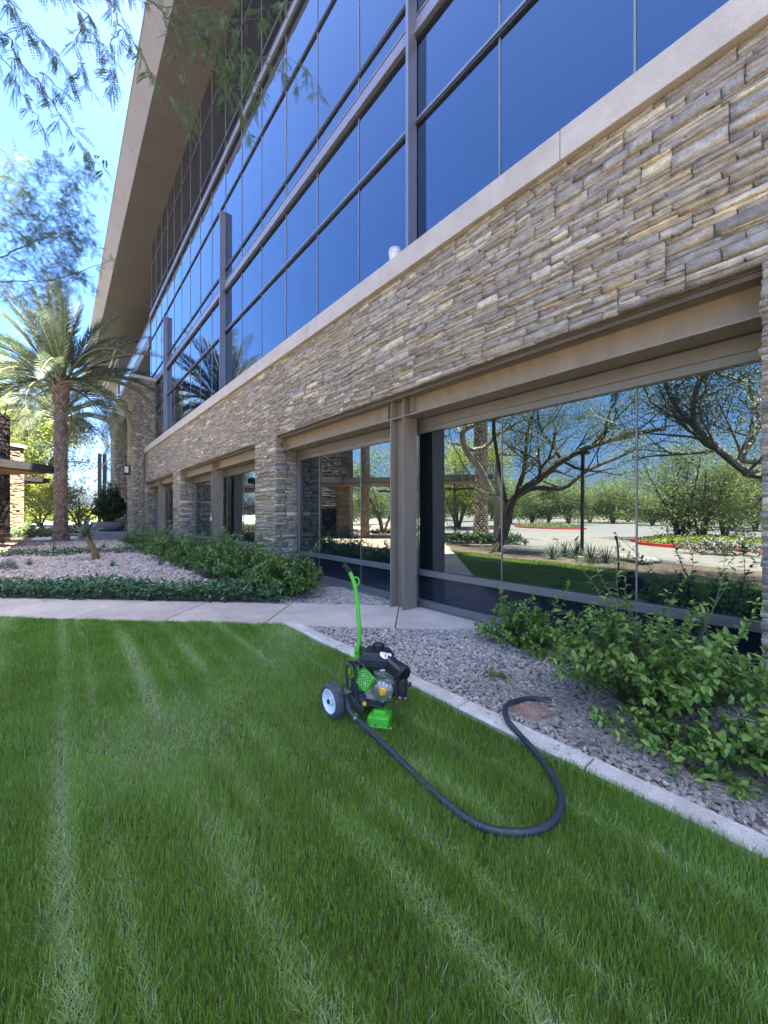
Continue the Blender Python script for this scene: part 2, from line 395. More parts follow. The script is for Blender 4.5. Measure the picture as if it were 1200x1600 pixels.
# mowing kerb
kerb = empty('kerb', (0, 0, 0), kind='structure', label='pale concrete mowing kerb between lawn and gravel')
ke = [-4.80, -4.28, -3.55, -2.75, -1.86, -.94, .02, .95, 1.9, 2.9, 3.9, 5.0, 6.1, 7.2, 8.5]
for a, b in zip(ke[:-1], ke[1:]):
    t = random.uniform(-.004, .004)
    mb = MB(); x0, x1 = a + .006, b - .006
    prof = [(2.312 + t, -.06), (2.312 + t, .022), (2.328 + t, .036), (2.45 + t, .036), (2.466 + t, .02), (2.466 + t, -.06)]
    xs = np.linspace(x0, x1, 5); v = []
    for x in xs:
        for (y, z) in prof: v.append((x, y + random.uniform(-.003, .003), z + random.uniform(-.002, .002)))
    n = len(prof); f = [tuple(range(n))[::-1], tuple(range(4 * n, 5 * n))]
    for i in range(4):
        for j in range(n): f.append((i * n + j, i * n + (j + 1) % n, (i + 1) * n + (j + 1) % n, (i + 1) * n + j))
    f = [q[::-1] for q in f]
    mb.add(v, f); mb.obj('kerb_segment', M['kerb'], kerb)
MB().box(-4.7, 8.4, 2.332, 2.45, -.06, .015).obj('kerb_joint', M['joint'], kind='structure')

# ------------------------------------------------------------------ loose stones
ICO = np.array([(0, 1, 1.618), (0, -1, 1.618), (0, 1, -1.618), (0, -1, -1.618), (1, 1.618, 0), (-1, 1.618, 0), (1, -1.618, 0), (-1, -1.618, 0), (1.618, 0, 1), (-1.618, 0, 1), (1.618, 0, -1), (-1.618, 0, -1)], float) / 1.902
ICF = np.array([(0, 1, 8), (0, 8, 4), (0, 4, 5), (0, 5, 9), (0, 9, 1), (1, 6, 8), (8, 6, 10), (8, 10, 4), (4, 10, 2), (4, 2, 5), (5, 2, 11), (5, 11, 9), (9, 11, 7), (9, 7, 1), (1, 7, 6), (3, 6, 7), (3, 7, 11), (3, 11, 2), (3, 2, 10), (3, 10, 6)])
def pebbles(name, x, y, z0, smin, smax, mat, label, cat, flat=.6):
    n = len(x)
    s = R.uniform(smin, smax, n) * R.choice([.7, 1, 1, 1.25], n)
    sc3 = np.stack([s * R.uniform(.8, 1.35, n), s * R.uniform(.65, 1.0, n), s * R.uniform(.4, .8, n)], 1)
    v = ICO[None] * (1 + R.uniform(-.18, .18, (n, 12, 1))) * sc3[:, None, :]
    th = R.uniform(0, 2 * PI, n); c, si = np.cos(th), np.sin(th)
    tl = R.normal(0, .35, n); ct, st = np.cos(tl), np.sin(tl)
    vy = v[..., 1] * ct[:, None] - v[..., 2] * st[:, None]; vz = v[..., 1] * st[:, None] + v[..., 2] * ct[:, None]
    vx = v[..., 0] * c[:, None] - vy * si[:, None]; vy2 = v[..., 0] * si[:, None] + vy * c[:, None]
    V = np.stack([vx + x[:, None], vy2 + y[:, None], vz + (z0 + sc3[:, 2] * R.uniform(.1, .9, n))[:, None]], 2).reshape(-1, 3)
    T = (ICF[None] + (np.arange(n) * 12)[:, None, None]).reshape(-1, 3)
    return link(name, fmesh(name, V, None, T, mat, False, np.repeat(R.random(n), 12)), kind='stuff', label=label, cat=cat)
def samp(n, xr, yr, f):
    x = R.uniform(*xr, n); y = R.uniform(*yr, n); m = f(x, y); return x[m], y[m]
x, y = samp(30000, (-4.8, 1.6), (2.47, 4.5), lambda x, y: (x - y > WA + .02) & (R.random(len(x)) < np.where(x > -3.3, 1, .7)))
pebbles('gravel', x, y, -.02, .011, .021, M['gravel'], 'grey crushed gravel between the kerb and the building', 'gravel')
x, y = samp(11000, (-8.5, -4.5), (2.7, 4.5), lambda x, y: (x - y < WB - .02) & (x - y > WB - 2.2) & ((x > -4.66) | (y < 4.5)))
pebbles('gravel', x, y, -.03, .012, .022, M['gravel'], 'triangle of grey gravel between the walk and the steel column', 'gravel')
def in_pink(x, y):
    return (x - y < WB - 1.15) & (y < 3.3) & ((x + 12) ** 2 * 0 + y > -3.4)
x, y = samp(38000, (-27, -7.5), (-3.4, 3.2), lambda x, y: in_pink(x, y) & (R.random(len(x)) < np.clip(1.5 - (-x - 10) / 14, .25, 1)) & (y < 2.6))
pebbles('rock_mulch', x, y, -.03, .028, .058, M['pink_rock'], 'pinkish rock mulch behind the strip of ground cover', 'rocks')
# red earth turned up where the hose meets the bed
def mound(name, c, rx, ry, h, mat, **k):
    n = 26; V = []; Q = []
    for i in range(n):
        for j in range(n):
            u, v = -1 + 2 * i / (n - 1), -1 + 2 * j / (n - 1); q = max(0, 1 - u * u - v * v)
            V.append((c[0] + u * rx, c[1] + v * ry, -.03 + h * q ** .8 * random.uniform(.75, 1.25)))
    for i in range(n - 1):
        for j in range(n - 1): Q.append((i * n + j, (i + 1) * n + j, (i + 1) * n + j + 1, i * n + j + 1))
    link(name, fmesh(name, V, Q, None, mat, True), **k)
gp = G(826, 1108)
mound('earth', (gp.x, gp.y + .02), .22, .16, .055, M['earth'], kind='stuff', label='patch of reddish earth under the hose end', cat='earth')
# dry twigs and straw on the gravel
def twigs(n, f, zc):
    mb = MB()
    for i in range(n):
        x, y = f(); L = random.uniform(.04, .2); a = random.uniform(0, PI); z = zc + random.uniform(0, .02)
        d = Vector((math.cos(a), math.sin(a), random.uniform(-.08, .15))) * L
        p = Vector((x, y, z)); q = p + d * .5 + Vector((random.uniform(-.01, .01), random.uniform(-.01, .01), .004))
        mb.tube([p, q, p + d], random.uniform(.001, .0026), 3, False)
    return mb
def tw():
    while True:
        x, y = random.gauss(-.75, .75), random.gauss(2.85, .33)
        if 2.48 < y < 4.3 and x - y > WA + .1: return x, y
twigs(1500, tw, .010).obj('dry_twigs', M['straw'], kind='stuff', label='dry twigs and straw scattered on the gravel under the bushes', cat='twigs')

# ------------------------------------------------------------------ OFFICE BUILDING
bld = empty('office_building', (-8, 4.5, 0), label='long office building with stone base, blue glass upper floors and wide overhanging roof', cat='building')
WY = 3.90                      # stone face
PITCH, HALF = 9.45, 4.125
GX = -4.485                    # middle of the near bay
BAYS = [(GX - PITCH * i - HALF, GX - PITCH * i + HALF) for i in (-1, 0, 1)] + [(-26.5, GX - PITCH * 2 + HALF)]
TX0, TX1, TY, TZ = -38.4, -26.5, 3.24, 9.4
UY = 4.50                      # upper glass plane
XE = 10.4                      # right end of the building

def fill(n, T, hs, wmin, wmax, rng):
    """broken courses: pack n cells by T height units bottom up, yields (i, w, h0, h)"""
    H = [0] * n; out = []
    while True:
        h0 = min(H)
        if h0 >= T: return out
        i = H.index(h0); j = i
        while j < n and H[j] == h0: j += 1
        w = min(j - i, rng.randint(wmin, wmax))
        if j - i - w < wmin: w = j - i if (j - i) < wmax * 1.5 else (j - i) // 2
        h = rng.choice(hs)
        if i > 0 and min(hs) <= H[i - 1] - h0 <= max(hs) and rng.random() < .6: h = H[i - 1] - h0
        elif j < n and i + w == j and min(hs) <= H[j] - h0 <= max(hs) and rng.random() < .6: h = H[j] - h0
        if T - h0 - h < 3: h = T - h0
        if w <= 4 and h > 9 and T - h0 > 12: h = rng.choice(hs[:4])
        out.append((i, w, h0, h))
        for k in range(i, i + w): H[k] = h0 + h
STONES = []                    # (centre, verts, quads, size) of every ledge stone
def stone_geo(u0, u1, z0, z1, to_world, rng, cols=4, rows=3, ends=(0, 0)):
    g = .0036
    a0, a1 = u0 + g * rng.uniform(.4, 1.6), u1 - g * rng.uniform(.4, 1.6)
    b0, b1 = z0 + g * rng.uniform(.3, 1.5), z1 - g * rng.uniform(.3, 1.5)
    proud = rng.uniform(.014, .034) if rng.random() < .88 else rng.uniform(.034, .05)
    tl, tt = rng.uniform(-.005, .005), rng.uniform(-.004, .004)
    V = []; F = []
    sk0, sk1 = rng.uniform(-.010, .010), rng.uniform(-.010, .010)
    for r in range(rows):
        for c in range(cols):
            fu, fv = c / (cols - 1), r / (rows - 1)
            edge = (c in (0, cols - 1)) or (r in (0, rows - 1))
            u = a0 + (a1 - a0) * fu; z = b0 + (b1 - b0) * fv
            if c == 0: u += sk0 * (fv - .5) + rng.uniform(0, .004)
            elif c == cols - 1: u += sk1 * (fv - .5) - rng.uniform(0, .004)
            else: u += (a1 - a0) / cols * rng.uniform(-.25, .25)
            if r in (0, rows - 1): z += rng.uniform(-.0055, .0040) * (1 if r else -1)
            d = proud + tl * (fu - .5) * 2 + tt * (fv - .5) * 2 + rng.uniform(-.004, .004) + (.002 if edge else -.001)
            V.append((u, z, max(d, .006)))
    ring = [c for c in range(cols)] + [r * cols + cols - 1 for r in range(1, rows)] + [(rows - 1) * cols + c for c in range(cols - 2, -1, -1)] + [r * cols for r in range(rows - 2, 0, -1)]
    b = len(V)
    for k in ring: V.append((V[k][0], V[k][1], -.02))
    for r in range(rows - 1):
        for c in range(cols - 1):
            i = r * cols + c; F.append((i, i + 1, i + cols + 1, i + cols))
    m = len(ring)
    for k in range(m):
        F.append((ring[(k + 1) % m], ring[k], b + k, b + (k + 1) % m))
    W = [to_world(*v) for v in V]
    ctr = to_world((u0 + u1) / 2, (z0 + z1) / 2, 0)
    STONES.append((ctr, W, F, (u1 - u0) * (z1 - z0), rng.random()))
def stone_wall(u0, u1, z0, z1, to_world, seed, cw=.045, big=1.0, cols=4, rows=3, wm=(3, 12)):
    rng = random.Random(seed)
    n = max(4, int(round((u1 - u0) / (cw * big)))); cu = (u1 - u0) / n
    T = int(round((z1 - z0) * 100 / big)); cz = (z1 - z0) / T
    hs = [2, 3, 3, 3, 4, 4, 5, 5, 7, 10]
    for i, w_, h0, h in fill(n, T, hs, wm[0], wm[1], rng):
        stone_geo(u0 + i * cu, u0 + (i + w_) * cu, z0 + h0 * cz, z0 + (h0 + h) * cz, to_world, rng, cols, rows)
front = lambda yf: (lambda u, z, d: (u, yf - d, z))
facex = lambda xf: (lambda u, z, d: (xf + d, u, z))
facexn = lambda xf: (lambda u, z, d: (xf - d, -u, z))
B0, B1 = 3.33, 5.04
WF = WY + .035                 # mortar face; stones stand proud of it
stone_wall(-12.5, XE, B0, B1, front(WF), 1, cols=5)
stone_wall(TX1, -12.5, B0, B1, front(WF), 2, big=1.1)
piers = [(BAYS[1][1], BAYS[0][0]), (BAYS[2][1], BAYS[1][0]), (BAYS[3][1], BAYS[2][0]), (BAYS[0][1], XE)]
for i, (a, b) in enumerate(piers):
    far = b < -15
    stone_wall(a, b, -.04, B0, front(WF), 10 + i, big=1.3 if far else 1.0, wm=(4, 12))
    stone_wall(WF - .03, GLY - .02, -.04, B0, facex(b - .035), 20 + i, big=1.3 if far else 1.0, wm=(3, 9))
    stone_wall(-GLY + .02, -WF + .03, -.04, B0, facexn(a + .035), 30 + i, big=1.6, cols=3, rows=2)
# tower
TF = TY + .035
OX0, OX1, OZ = -36.3, -28.4, 7.66
stone_wall(OX1, TX1, 0, OZ, front(TF), 41, big=1.15, cols=3, rows=2)
stone_wall(TX0, OX0, 0, OZ, front(TF), 42, big=1.15, cols=3, rows=2)
stone_wall(TX0, TX1, OZ, TZ, front(TF), 43, big=1.15, cols=3, rows=2)
stone_wall(TF - .03, WF - .05, 0, 5.36, facex(TX1 - .035), 44, big=1.05, cols=3, rows=3)
stone_wall(WF - .05, GLY, 0, B0, facex(TX1 - .035), 46, big=1.05, cols=3, rows=3)
stone_wall(TF - .03, UY - .02, 5.36, TZ, facex(TX1 - .035), 45, big=1.05, cols=3, rows=3)
stone_wall(TF, 7.5, 0, OZ, facex(OX0 - .035), 47, big=1.15, cols=3, rows=2)
# the 300 stones that show largest are parts of their own, the rest one mass
def show(s):
    c = s[0]; d = -CF * c[0] + SF * c[1]; r = SF * c[0] + CF * c[1]
    if d < .3 or abs(r / d) > 1.02 or abs((c[2] - EYE) / d) > 1.36: return 0
    return s[3] / d / d
STONES.sort(key=show, reverse=True)
bl = Vector(bld.location)
for c, W, F, a, q in STONES[:300]:
    W = np.array(W) - np.array(c)
    link('stone', fmesh('stone', W, F, None, M['stone'], False, np.full(len(W), q)), bld, Vector(c) - bl)
V = []; Q = []; r = []
for c, W, F, a, q in STONES[300:]:
    o = len(V); V += W; Q += [tuple(i + o for i in f) for f in F]; r += [q] * len(W)
o = link('stone_cladding', fmesh('stone_cladding', np.array(V) - np.array(bl), Q, None, M['stone'], False, r), bld, None, kind='stuff')

mb = MB()
mb.box(TX1 + .02, XE, WF + .002, UY + .1, B0 + .004, B1 + .02)
for a, b in piers: mb.box(a + .035, b - .035, WF + .004, GLY + .3, -.06, B0 + .01)
mb.box(TX0, OX0 - .035, TF + .002, 9, -.06, TZ); mb.box(OX1, TX1 - .035, TF + .002, 9, -.06, TZ); mb.box(OX0 - .04, OX1 + .002, TF + .003, 9.02, OZ, TZ - .01)
mb.box(OX0, OX1, 8, 9, -.06, OZ - .01)
mb.obj('wall', M['mortar'], bld)
# caps
xs = [XE]
while xs[-1] > TX1 + .5: xs.append(xs[-1] - random.choice([1.9, 2.35, 2.35, 2.8]))
xs[-1] = TX1 + .03
for b, a in zip(xs[:-1], xs[1:]):
    MB().box(a + .003, b - .003, WY - .065, UY - .03, B1, 5.35).obj('cap_stone', M['cap'], bld, bevel=.008)
MB().box(TX1 + .03, XE - .01, WY - .05, UY - .04, B1 + .012, 5.34).obj('cap_joint', M['joint'], bld)
for a, b in ((TX0 - .06, -34.5), (-34.49, -30.5), (-30.49, TX1 + .07)):
    MB().box(a, b, TY - .06, 9.06, TZ + .003, TZ + .2).obj('cap_stone', M['cap'], bld, bevel=.01)
# steel beams, columns and ground floor windows
def bay(a, b, gx, full=True):
    bm = MB()
    bm.box(a, b, 4.075, 4.36, 3.000, 3.016); bm.box(a, b, 4.075, 4.36, 3.296, 3.312); bm.box(a, b, 4.205, 4.217, 3.018, 3.294)
    bm.obj('steel_beam', M['bronze'], bld)
    tr = MB(); tr.box(a + .002, b - .002, 3.985, 4.40, 3.314, 3.326); tr.box(a + .002, b - .002, 4.0, 4.012, 3.27, 3.3125)
    tr.obj('lintel_angle', M['dark_bronze'], bld)
    MB().box(a + .004, b - .004, 4.362, GLY + .1, 3.02, 3.06).obj('head_soffit', M['dark_bronze'], bld)
    cl = MB()
    for s in (-1, 1):
        cl.box(gx + s * .143 - .008, gx + s * .143 + .008, 4.06, 4.362, -.03, 2.998)
        cl.box(gx + s * .143 - .007, gx + s * .143 + .007, 4.068, 4.203, 3.018, 3.294)
        cl.box(gx + s * .27 - .004, gx + s * .27 + .004, 4.11, 4.203, 3.018, 3.294)
    cl.box(gx - .133, gx + .133, 4.205, 4.217, -.03, 2.998)
    cl.obj('steel_column', M['bronze'], bld)
    cols = [a + .005]; k = math.ceil((a + .3 - GX) / 1.575)
    x = GX + 1.575 * k
    while x < b - .25: cols.append(x); x += 1.575
    cols.append(b - .005)
    wf = MB()
    wf.box(a + .001, b - .001, GLY - .07, GLY + .03, 2.885, 3.018); wf.box(a + .001, b - .001, GLY - .055, GLY + .03, 2.80, 2.883)
    wf.box(a + .001, b - .001, GLY - .07, GLY + .03, .50, .585)
    wf.box(a + .001, b - .001, GLY - .07, GLY + .03, .005, .10); wf.box(a + .001, b - .001, GLY - .11, GLY + .03, -.03, .003)
    wf.box(a + .001, a + .045, GLY - .068, GLY + .029, .102, 2.80); wf.box(b - .045, b - .001, GLY - .068, GLY + .029, .102, 2.80)
    for x in cols[1:-1]:
        wf.box(x - .008, x + .008, GLY - .016, GLY + .028, .101, .499); wf.box(x - .008, x + .008, GLY - .016, GLY + .028, .586, 2.799)
    win = wf.obj('window', M['frame'], bld)
    wb = Vector(bld.location) + Vector(win.location)
    for x0, x1 in zip(cols[:-1], cols[1:]):
        for z0, z1, mt in ((.101, .499, M['glass_sp']), (.586, 2.799, M['glass_low'])):
            pane_at(x0 + .009, x1 - .009, GLY, z0, z1, mt, win, wb, .0018)
    MB().box(a, b, GLY + .035, GLY + .2, -.03, 3.02).obj('blind_wall', M['dark_frame'], bld)
def pane_at(x0, x1, y, z0, z1, mt, par, base, tilt):
    c = Vector(((x0 + x1) / 2, y, (z0 + z1) / 2)); hx, hz = (x1 - x0) / 2, (z1 - z0) / 2
    key = (round(hx, 3), round(hz, 3), mt.name)
    me = PANES.get(key)
    if me is None:
        me = PANES[key] = MB().box(-hx, hx, -.004, .012, -hz, hz).mesh('pane', mt)
    o = link('pane', me, par, c - base)
    o.rotation_euler = (random.gauss(0, tilt), 0, random.gauss(0, tilt))
PANES = {}
for i, (a, b) in enumerate(BAYS):
    bay(a, b, GX + PITCH if i == 0 else GX - PITCH * (i - 1))
# upper curtain wall
UX0 = GX - 1.575 * 15.25
colsx = [UX0] + [GX + 1.575 * k for k in range(-15, 10)]
rows = [(5.352, 7.845), (7.93, 9.24), (9.64, 10.035), (10.10, 12.44), (12.495, 13.86), (14.26, 14.675), (14.735, 17.06), (17.11, 18.43)]
cw = MB()
for z0, z1, pr in ((7.845, 7.93, .06), (10.035, 10.10, .05), (12.44, 12.495, .05), (14.675, 14.735, .05), (17.06, 17.11, .04)):
    cw.box(UX0, XE, UY - pr, UY + .03, z0 + (.04 if z0 < 8 else (z1 - z0) * .78), z1)
cwo = cw.obj('curtain_wall', M['fin'], bld)
cbase = Vector(bld.location) + Vector(cwo.location)
for z0, z1, pr in ((7.845, 7.93, .045), (10.035, 10.10, .04), (12.44, 12.495, .04), (14.675, 14.735, .04), (17.06, 17.11, .03)):
    o = MB().box(UX0 + .002, XE - .002, UY - pr, UY + .028, z0, z0 + (.039 if z0 < 8 else (z1 - z0) * .77)).obj('transom_painted_shade', M['dark_frame']); o.parent = cwo; o.location = Vector(o.location) - cbase  # dark strips paint the shade on the transom undersides
for z0 in (9.24, 13.86):
    for a, b, mt, pr in ((0, .06, 'dark_frame', .05), (.061, .115, 'frame', .09), (.116, .15, 'dark_frame', .03), (.151, .345, 'band', .045), (.346, .37, 'dark_frame', .03), (.371, .40, 'frame', .05)):
        o = MB().box(UX0, XE, UY - pr, UY + .03, z0 + a + .0005, z0 + b).obj('spandrel_band', M[mt]); o.parent = cwo; o.location = Vector(o.location) - cbase
for x in colsx[1:]:
    mm = MB()
    for z0, z1 in rows: mm.box(x - .011, x + .011, UY - .018, UY + .02, z0 + .001, z1 - .001)
    o = mm.obj('mullion', M['frame']); o.parent = cwo; o.location = Vector(o.location) - cbase
for x0, x1 in zip(colsx, colsx[1:] + [XE]):
    if x1 - x0 < .1: continue
    for z0, z1 in rows:
        pane_at(x0 + .012, x1 - .012, UY, z0, z1, M['glass_up'], cwo, cbase, .0019)
for i in (-1, 0, 1, 2):
    x = GX - PITCH * i
    MB().box(x - .03, x + .03, UY - .215, UY - .02, 5.353, 12.1).obj('fin', M['fin'], bld)
mb = MB(); mb.box(UX0 + .01, XE, UY + .04, 24, 5.0, 18.44); mb.box(TX1 - 1, XE, GLY + .21, 24, -.05, 4.995)
mb.obj('core_light_block', M['dark_frame'], bld)  # dark box added behind the glass to block light
# balcony recess beyond the glass
rc = MB(); rc.box(-45, UX0, 8.2, 24, 9.7, 18.44)
rc.obj('recess_wall', M['dark_frame'], bld)
MB().box(-44.9, UX0 - .002, 4.42, 8.2, 12.15, 12.9).obj('balcony_slab', M['fascia'], bld)
MB().box(-44.9, UX0 - .004, 4.47, 4.485, 12.92, 13.9).obj('balcony_glass', M['glass_sp'], bld)
MB().box(-44.9, UX0 - .004, 4.45, 4.50, 13.902, 13.95).obj('balcony_rail', M['frame'], bld)
MB().box(-45, -44.9, 4.4, 8.2, 9.7, 18.4).obj('recess_cheek', M['fascia'], bld)
mb = MB()
for z in (13.0, 15.2, 16.9): mb.box(-44.9, UX0, 8.14, 8.195, z, z + .06)
for x in np.arange(-44, -29, 2.4): mb.box(x, x + .05, 8.15, 8.194, 9.8, 18.4)
mb.obj('recess_frame', M['frame'], bld)
# far wing of glass
fw = MB(); fw.box(-65, -45.0, UY + .03, 24, -.05, 18.44); fwo = fw.obj('far_wing', M['dark_frame'], bld)
fb = Vector(bld.location) + Vector(fwo.location)
zs = [.1, 2.8, 5.2, 7.8, 9.3, 12.4, 13.9, 17, 18.4]
for i in range(7):
    for z0, z1 in zip(zs[:-1], zs[1:]):
        x0 = -65 + i * 2.857
        pane_at(x0 + .03, x0 + 2.82, UY, z0 + .04, z1 - .04, M['glass_up'], fwo, fb, .002)
mb = MB()
for z in zs: mb.box(-65, -45, UY - .05, UY + .028, z - .035, z + .035)
mb.obj('far_wing_transom', M['frame'], bld)
MB().box(-64.35, -64.25, UY - .5, UY - .06, 0, 9.6).obj('fin', M['fin'], bld)
# roof with sloped edge and soffit panels
RX0, RX1 = -68.0, 13.0
SZ = 18.45; EY0, EY1, EZ1 = 2.9, 2.34, 19.3
x = GX + 1.575 * 11
while x > RX0 + .1:
    x0 = max(x - 3.15, RX0)
    MB().box(x0 + .008, x - .008, EY0 + .004, UY + (.0 if x0 > UX0 - .5 else 3.9), SZ, SZ + .03).obj('soffit_panel', M['soffit'], bld)
    n = Vector((0, -(EZ1 - SZ), -(EY0 - EY1))).normalized()
    v = []
    for q in (0, .03):
        for (yy, zz) in ((EY0, SZ), (EY1, EZ1)):
            for xx in (x0 + .006, x - .006): v.append((xx, yy - n.y * q, zz - n.z * q))
    MB().add(v, [(0, 2, 3, 1), (4, 5, 7, 6), (0, 1, 5, 4), (2, 6, 7, 3), (0, 4, 6, 2), (1, 3, 7, 5)]).obj('fascia_panel', M['fascia'], bld)
    x = x0
mb = MB(); v = []
for xx in (RX0 + .01, RX1 + 4): v += [(xx, EY0 + .05, SZ + .035), (xx, EY1 + .05, EZ1 - .01), (xx, 26, EZ1 + .4), (xx, 26, SZ + .035)]
mb.add(v, [(0, 1, 2, 3), (7, 6, 5, 4), (0, 4, 5, 1), (1, 5, 6, 2), (2, 6, 7, 3), (3, 7, 4, 0)]).obj('roof', M['roof_dark'], bld)
MB().box(RX0, RX1 + 4, EY1 - .02, EY1 + .06, EZ1 - .008, EZ1 + .1).obj('roof_edge', M['frame'], bld)

# things on the building
lp = empty('wall_lamp', (-27.1, TY - .1, 3.85), label='black lantern with frosted glass on the stone tower beside the portal', cat='wall lamp')
m_ = MB(); m_.box(-27.26, -26.94, 2.9, 3.2, 4.28, 4.34); m_.box(-27.26, -26.94, 2.9, 3.2, 3.78, 3.9); m_.box(-27.14, -27.06, 3.18, 3.23, 3.8, 4.34)
for xx in (-27.25, -26.98):
    for yy in (2.91, 3.16): m_.box(xx, xx + .03, yy, yy + .03, 3.9, 4.28)
m_.obj('lantern_frame', M['plastic'], lp)
MB().box(-27.2, -27.0, 2.96, 3.14, 3.902, 4.278).obj('lamp_glass', M['lamp_glass'], lp)
bk = P(617, 393, 6.02)
bt = empty('bucket', (bk.x, bk.y, 5.35), label='white plastic bucket standing on the stone ledge under the blue glass', cat='bucket')
MB().lathe((bk.x, bk.y, 5.352), (0, 0, 1), [(0, .075), (.20, .09), (.205, .099), (.235, .10), (.24, .093), (.275, .095)], 24).obj('pail', M['pail'], bt, True)
mb = MB()
for k in range(18):
    a = 2 * PI * k / 18; c = Vector((math.cos(a), math.sin(a), 0))
    mb.obox(Vector((bk.x, bk.y, 5.605)) + c * .0945, c.cross(Vector((0, 0, 1))) * .008, c * .003, (0, 0, .011))
mb.obj('rim_slots', M['frame'], bt, kind='stuff')
# ------------------------------------------------------------------ PUMP CART (engine on a two wheeled hand cart) AND HOSE
cart = empty('pump_cart', (-2.28, 1.79, 0), label='lime green two wheeled pump cart with black engine standing on the lawn', cat='pump cart')
AX = Vector((-2.40, 1.80, .127))
def wheel(y, s):
    c = Vector((AX.x, y, AX.z)); ax = Vector((0, s, 0))
    wv = MB(); wv.lathe(c, ax, [(-.02, .012), (-.02, .03), (.036, .03), (.036, .012)], 12)
    wo = wv.obj('wheel', M['white'], cart, True)
    base = Vector(cart.location) + Vector(wo.location)
    def sub(mb, nm, mt, smooth=True):
        o = mb.obj(nm, mt, None, smooth); o.parent = wo; o.location = Vector(o.location) - base
    ty = MB(); ty.lathe(c, ax, [(.030, .083), (.038, .095), (.040, .106), (.034, .118), (.022, .1255), (0, .1275), (-.022, .1255), (-.034, .118), (-.040, .106), (-.038, .095), (-.030, .083)], 40, caps=False)
    for k in range(30):
        a = 2 * PI * k / 30
        rad = Vector((math.cos(a), 0, math.sin(a))); tan = Vector((-math.sin(a), 0, math.cos(a)))
        for q in (-1, 1): ty.obox(c + rad * .1262 + Vector((0, q * .014, 0)) + tan * (.006 if q > 0 else -.006), tan * .008, Vector((0, .012, 0)) + tan * .003 * q, rad * .0035)
    sub(ty, 'tyre', M['tyre'])
    rm = MB(); rm.lathe(c, ax, [(-.03, .08), (-.034, .088), (.034, .088), (.037, .085), (.036, .079), (.02, .070), (.006, .045), (.010, .032), (.012, .012)], 40)
    sub(rm, 'rim', M['white'])
    hb = MB(); hb.lathe(c, ax, [(.012, .022), (.034, .020), (.045, .012), (.047, .004)], 14)
    for k in range(4):
        a = k * PI / 2 + .4; hb.obox(c + ax * .02 + Vector((math.cos(a), 0, math.sin(a))) * .022, (.006, 0, 0), (0, .012, 0), (0, 0, .006))
    sub(hb, 'hub', M['plastic'])
wheel(1.54, -1); wheel(2.06, 1)
def part(mb, nm, mt, smooth=True, bevel=0, **k): return mb.obj(nm, M[mt], cart, smooth, bevel, **k)
part(MB().tube([(AX.x, 1.505, AX.z), (AX.x, 2.095, AX.z)], .0105, 10), 'axle', 'green')
# base plate and foot
part(MB().obox((-2.30, 1.80, .108), (.12, 0, 0), (0, .07, 0), (0, 0, .004)), 'base_plate', 'green', False, .003)
ft = MB()
FC = Vector((-2.115, 1.765, 0)); F1 = Vector((.80, .60, 0)); F2 = Vector((-.60, .80, 0))
def fb_(a0, a1, b0, b1, z0, z1): ft.obox(FC + F1 * (a0 + a1) / 2 + F2 * (b0 + b1) / 2 + Vector((0, 0, (z0 + z1) / 2)), F1 * (a1 - a0) / 2, F2 * (b1 - b0) / 2, (0, 0, (z1 - z0) / 2))
fb_(-.075, .065, -.075, .06, .062, .070); fb_(-.075, .065, -.082, -.0755, -.01, .0695); fb_(.0655, .072, -.082, .06, -.01, .0695); fb_(-.0815, -.0755, -.08, .06, -.01, .0695); fb_(-.05, .04, -.03, .05, .0705, .10)
fb_(-.06, .10, -.105, -.0825, .016, .023)
part(ft, 'foot', 'green', False, .003)
bo = MB()
for aa in (-.02, .07): bo.lathe(FC + F1 * aa - F2 * .094 + Vector((0, 0, .023)), (0, 0, 1), [(0, .009), (.007, .009), (.007, .005), (.012, .005)], 8)
part(bo, 'foot_bolt', 'steel', kind='stuff')
# handle post
dh = 2.99
hp = [Vector((-2.385, 1.80, .12)), P(560.5, 1022, dh), P(562, 996, dh), P(560.5, 968, dh), P(557.5, 935, dh), P(554.5, 915, dh), P(551, 904, dh), P(546, 893, dh)]
part(MB().tube(spline(hp, 5), .0165, 12), 'handle_post', 'green')
g0, g1 = P(546.4, 894, dh), P(537.6, 881.5, dh)
gr = MB(); gr.tube([g0, g0 + (g1 - g0) * .04, g0 + (g1 - g0) * .96, g1], [.019, .0205, .0205, .017], 14)
for t in np.linspace(.12, .88, 7): gr.lathe(g0 + (g1 - g0) * t, g1 - g0, [(-.002, .0208), (0, .0222), (.002, .0208)], 14, caps=False)
part(gr, 'hand_grip', 'plastic')
hk = []
c = P(556.5, 908.5, dh - .02)
for k in range(13):
    a = -2.2 + k * 4.4 / 12; hk.append(c + Vector((SF, CF, 0)) * math.cos(a) * .023 + Vector((0, 0, 1)) * math.sin(a) * .033)
part(MB().tube(hk, .0055, 8), 'cable_hook', 'green')
br = MB()
for s in (-1, 1):
    br.obox(P(561, 1026, dh) + Vector((.0, s * .022, 0)), (.030, 0, 0), (0, .003, 0), (0, 0, .085))
part(br, 'bracket', 'green', False, .002)
q0 = P(563, 1011.5, dh - .02); q1 = P(575, 1018.5, dh - .13)
part(MB().tube([q0, q0 + (q1 - q0) * .03, q0 + (q1 - q0) * .97, q1], [.011, .0165, .0165, .013], 14), 'side_grip', 'plastic')
bo = MB()
for z in (.30, .40): bo.lathe(P(561, 1026, dh) + Vector((.012, -.026, z - .36)), (0, -1, 0), [(0, .009), (.007, .009)], 6)
part(bo, 'bracket_bolt', 'steel', kind='stuff')
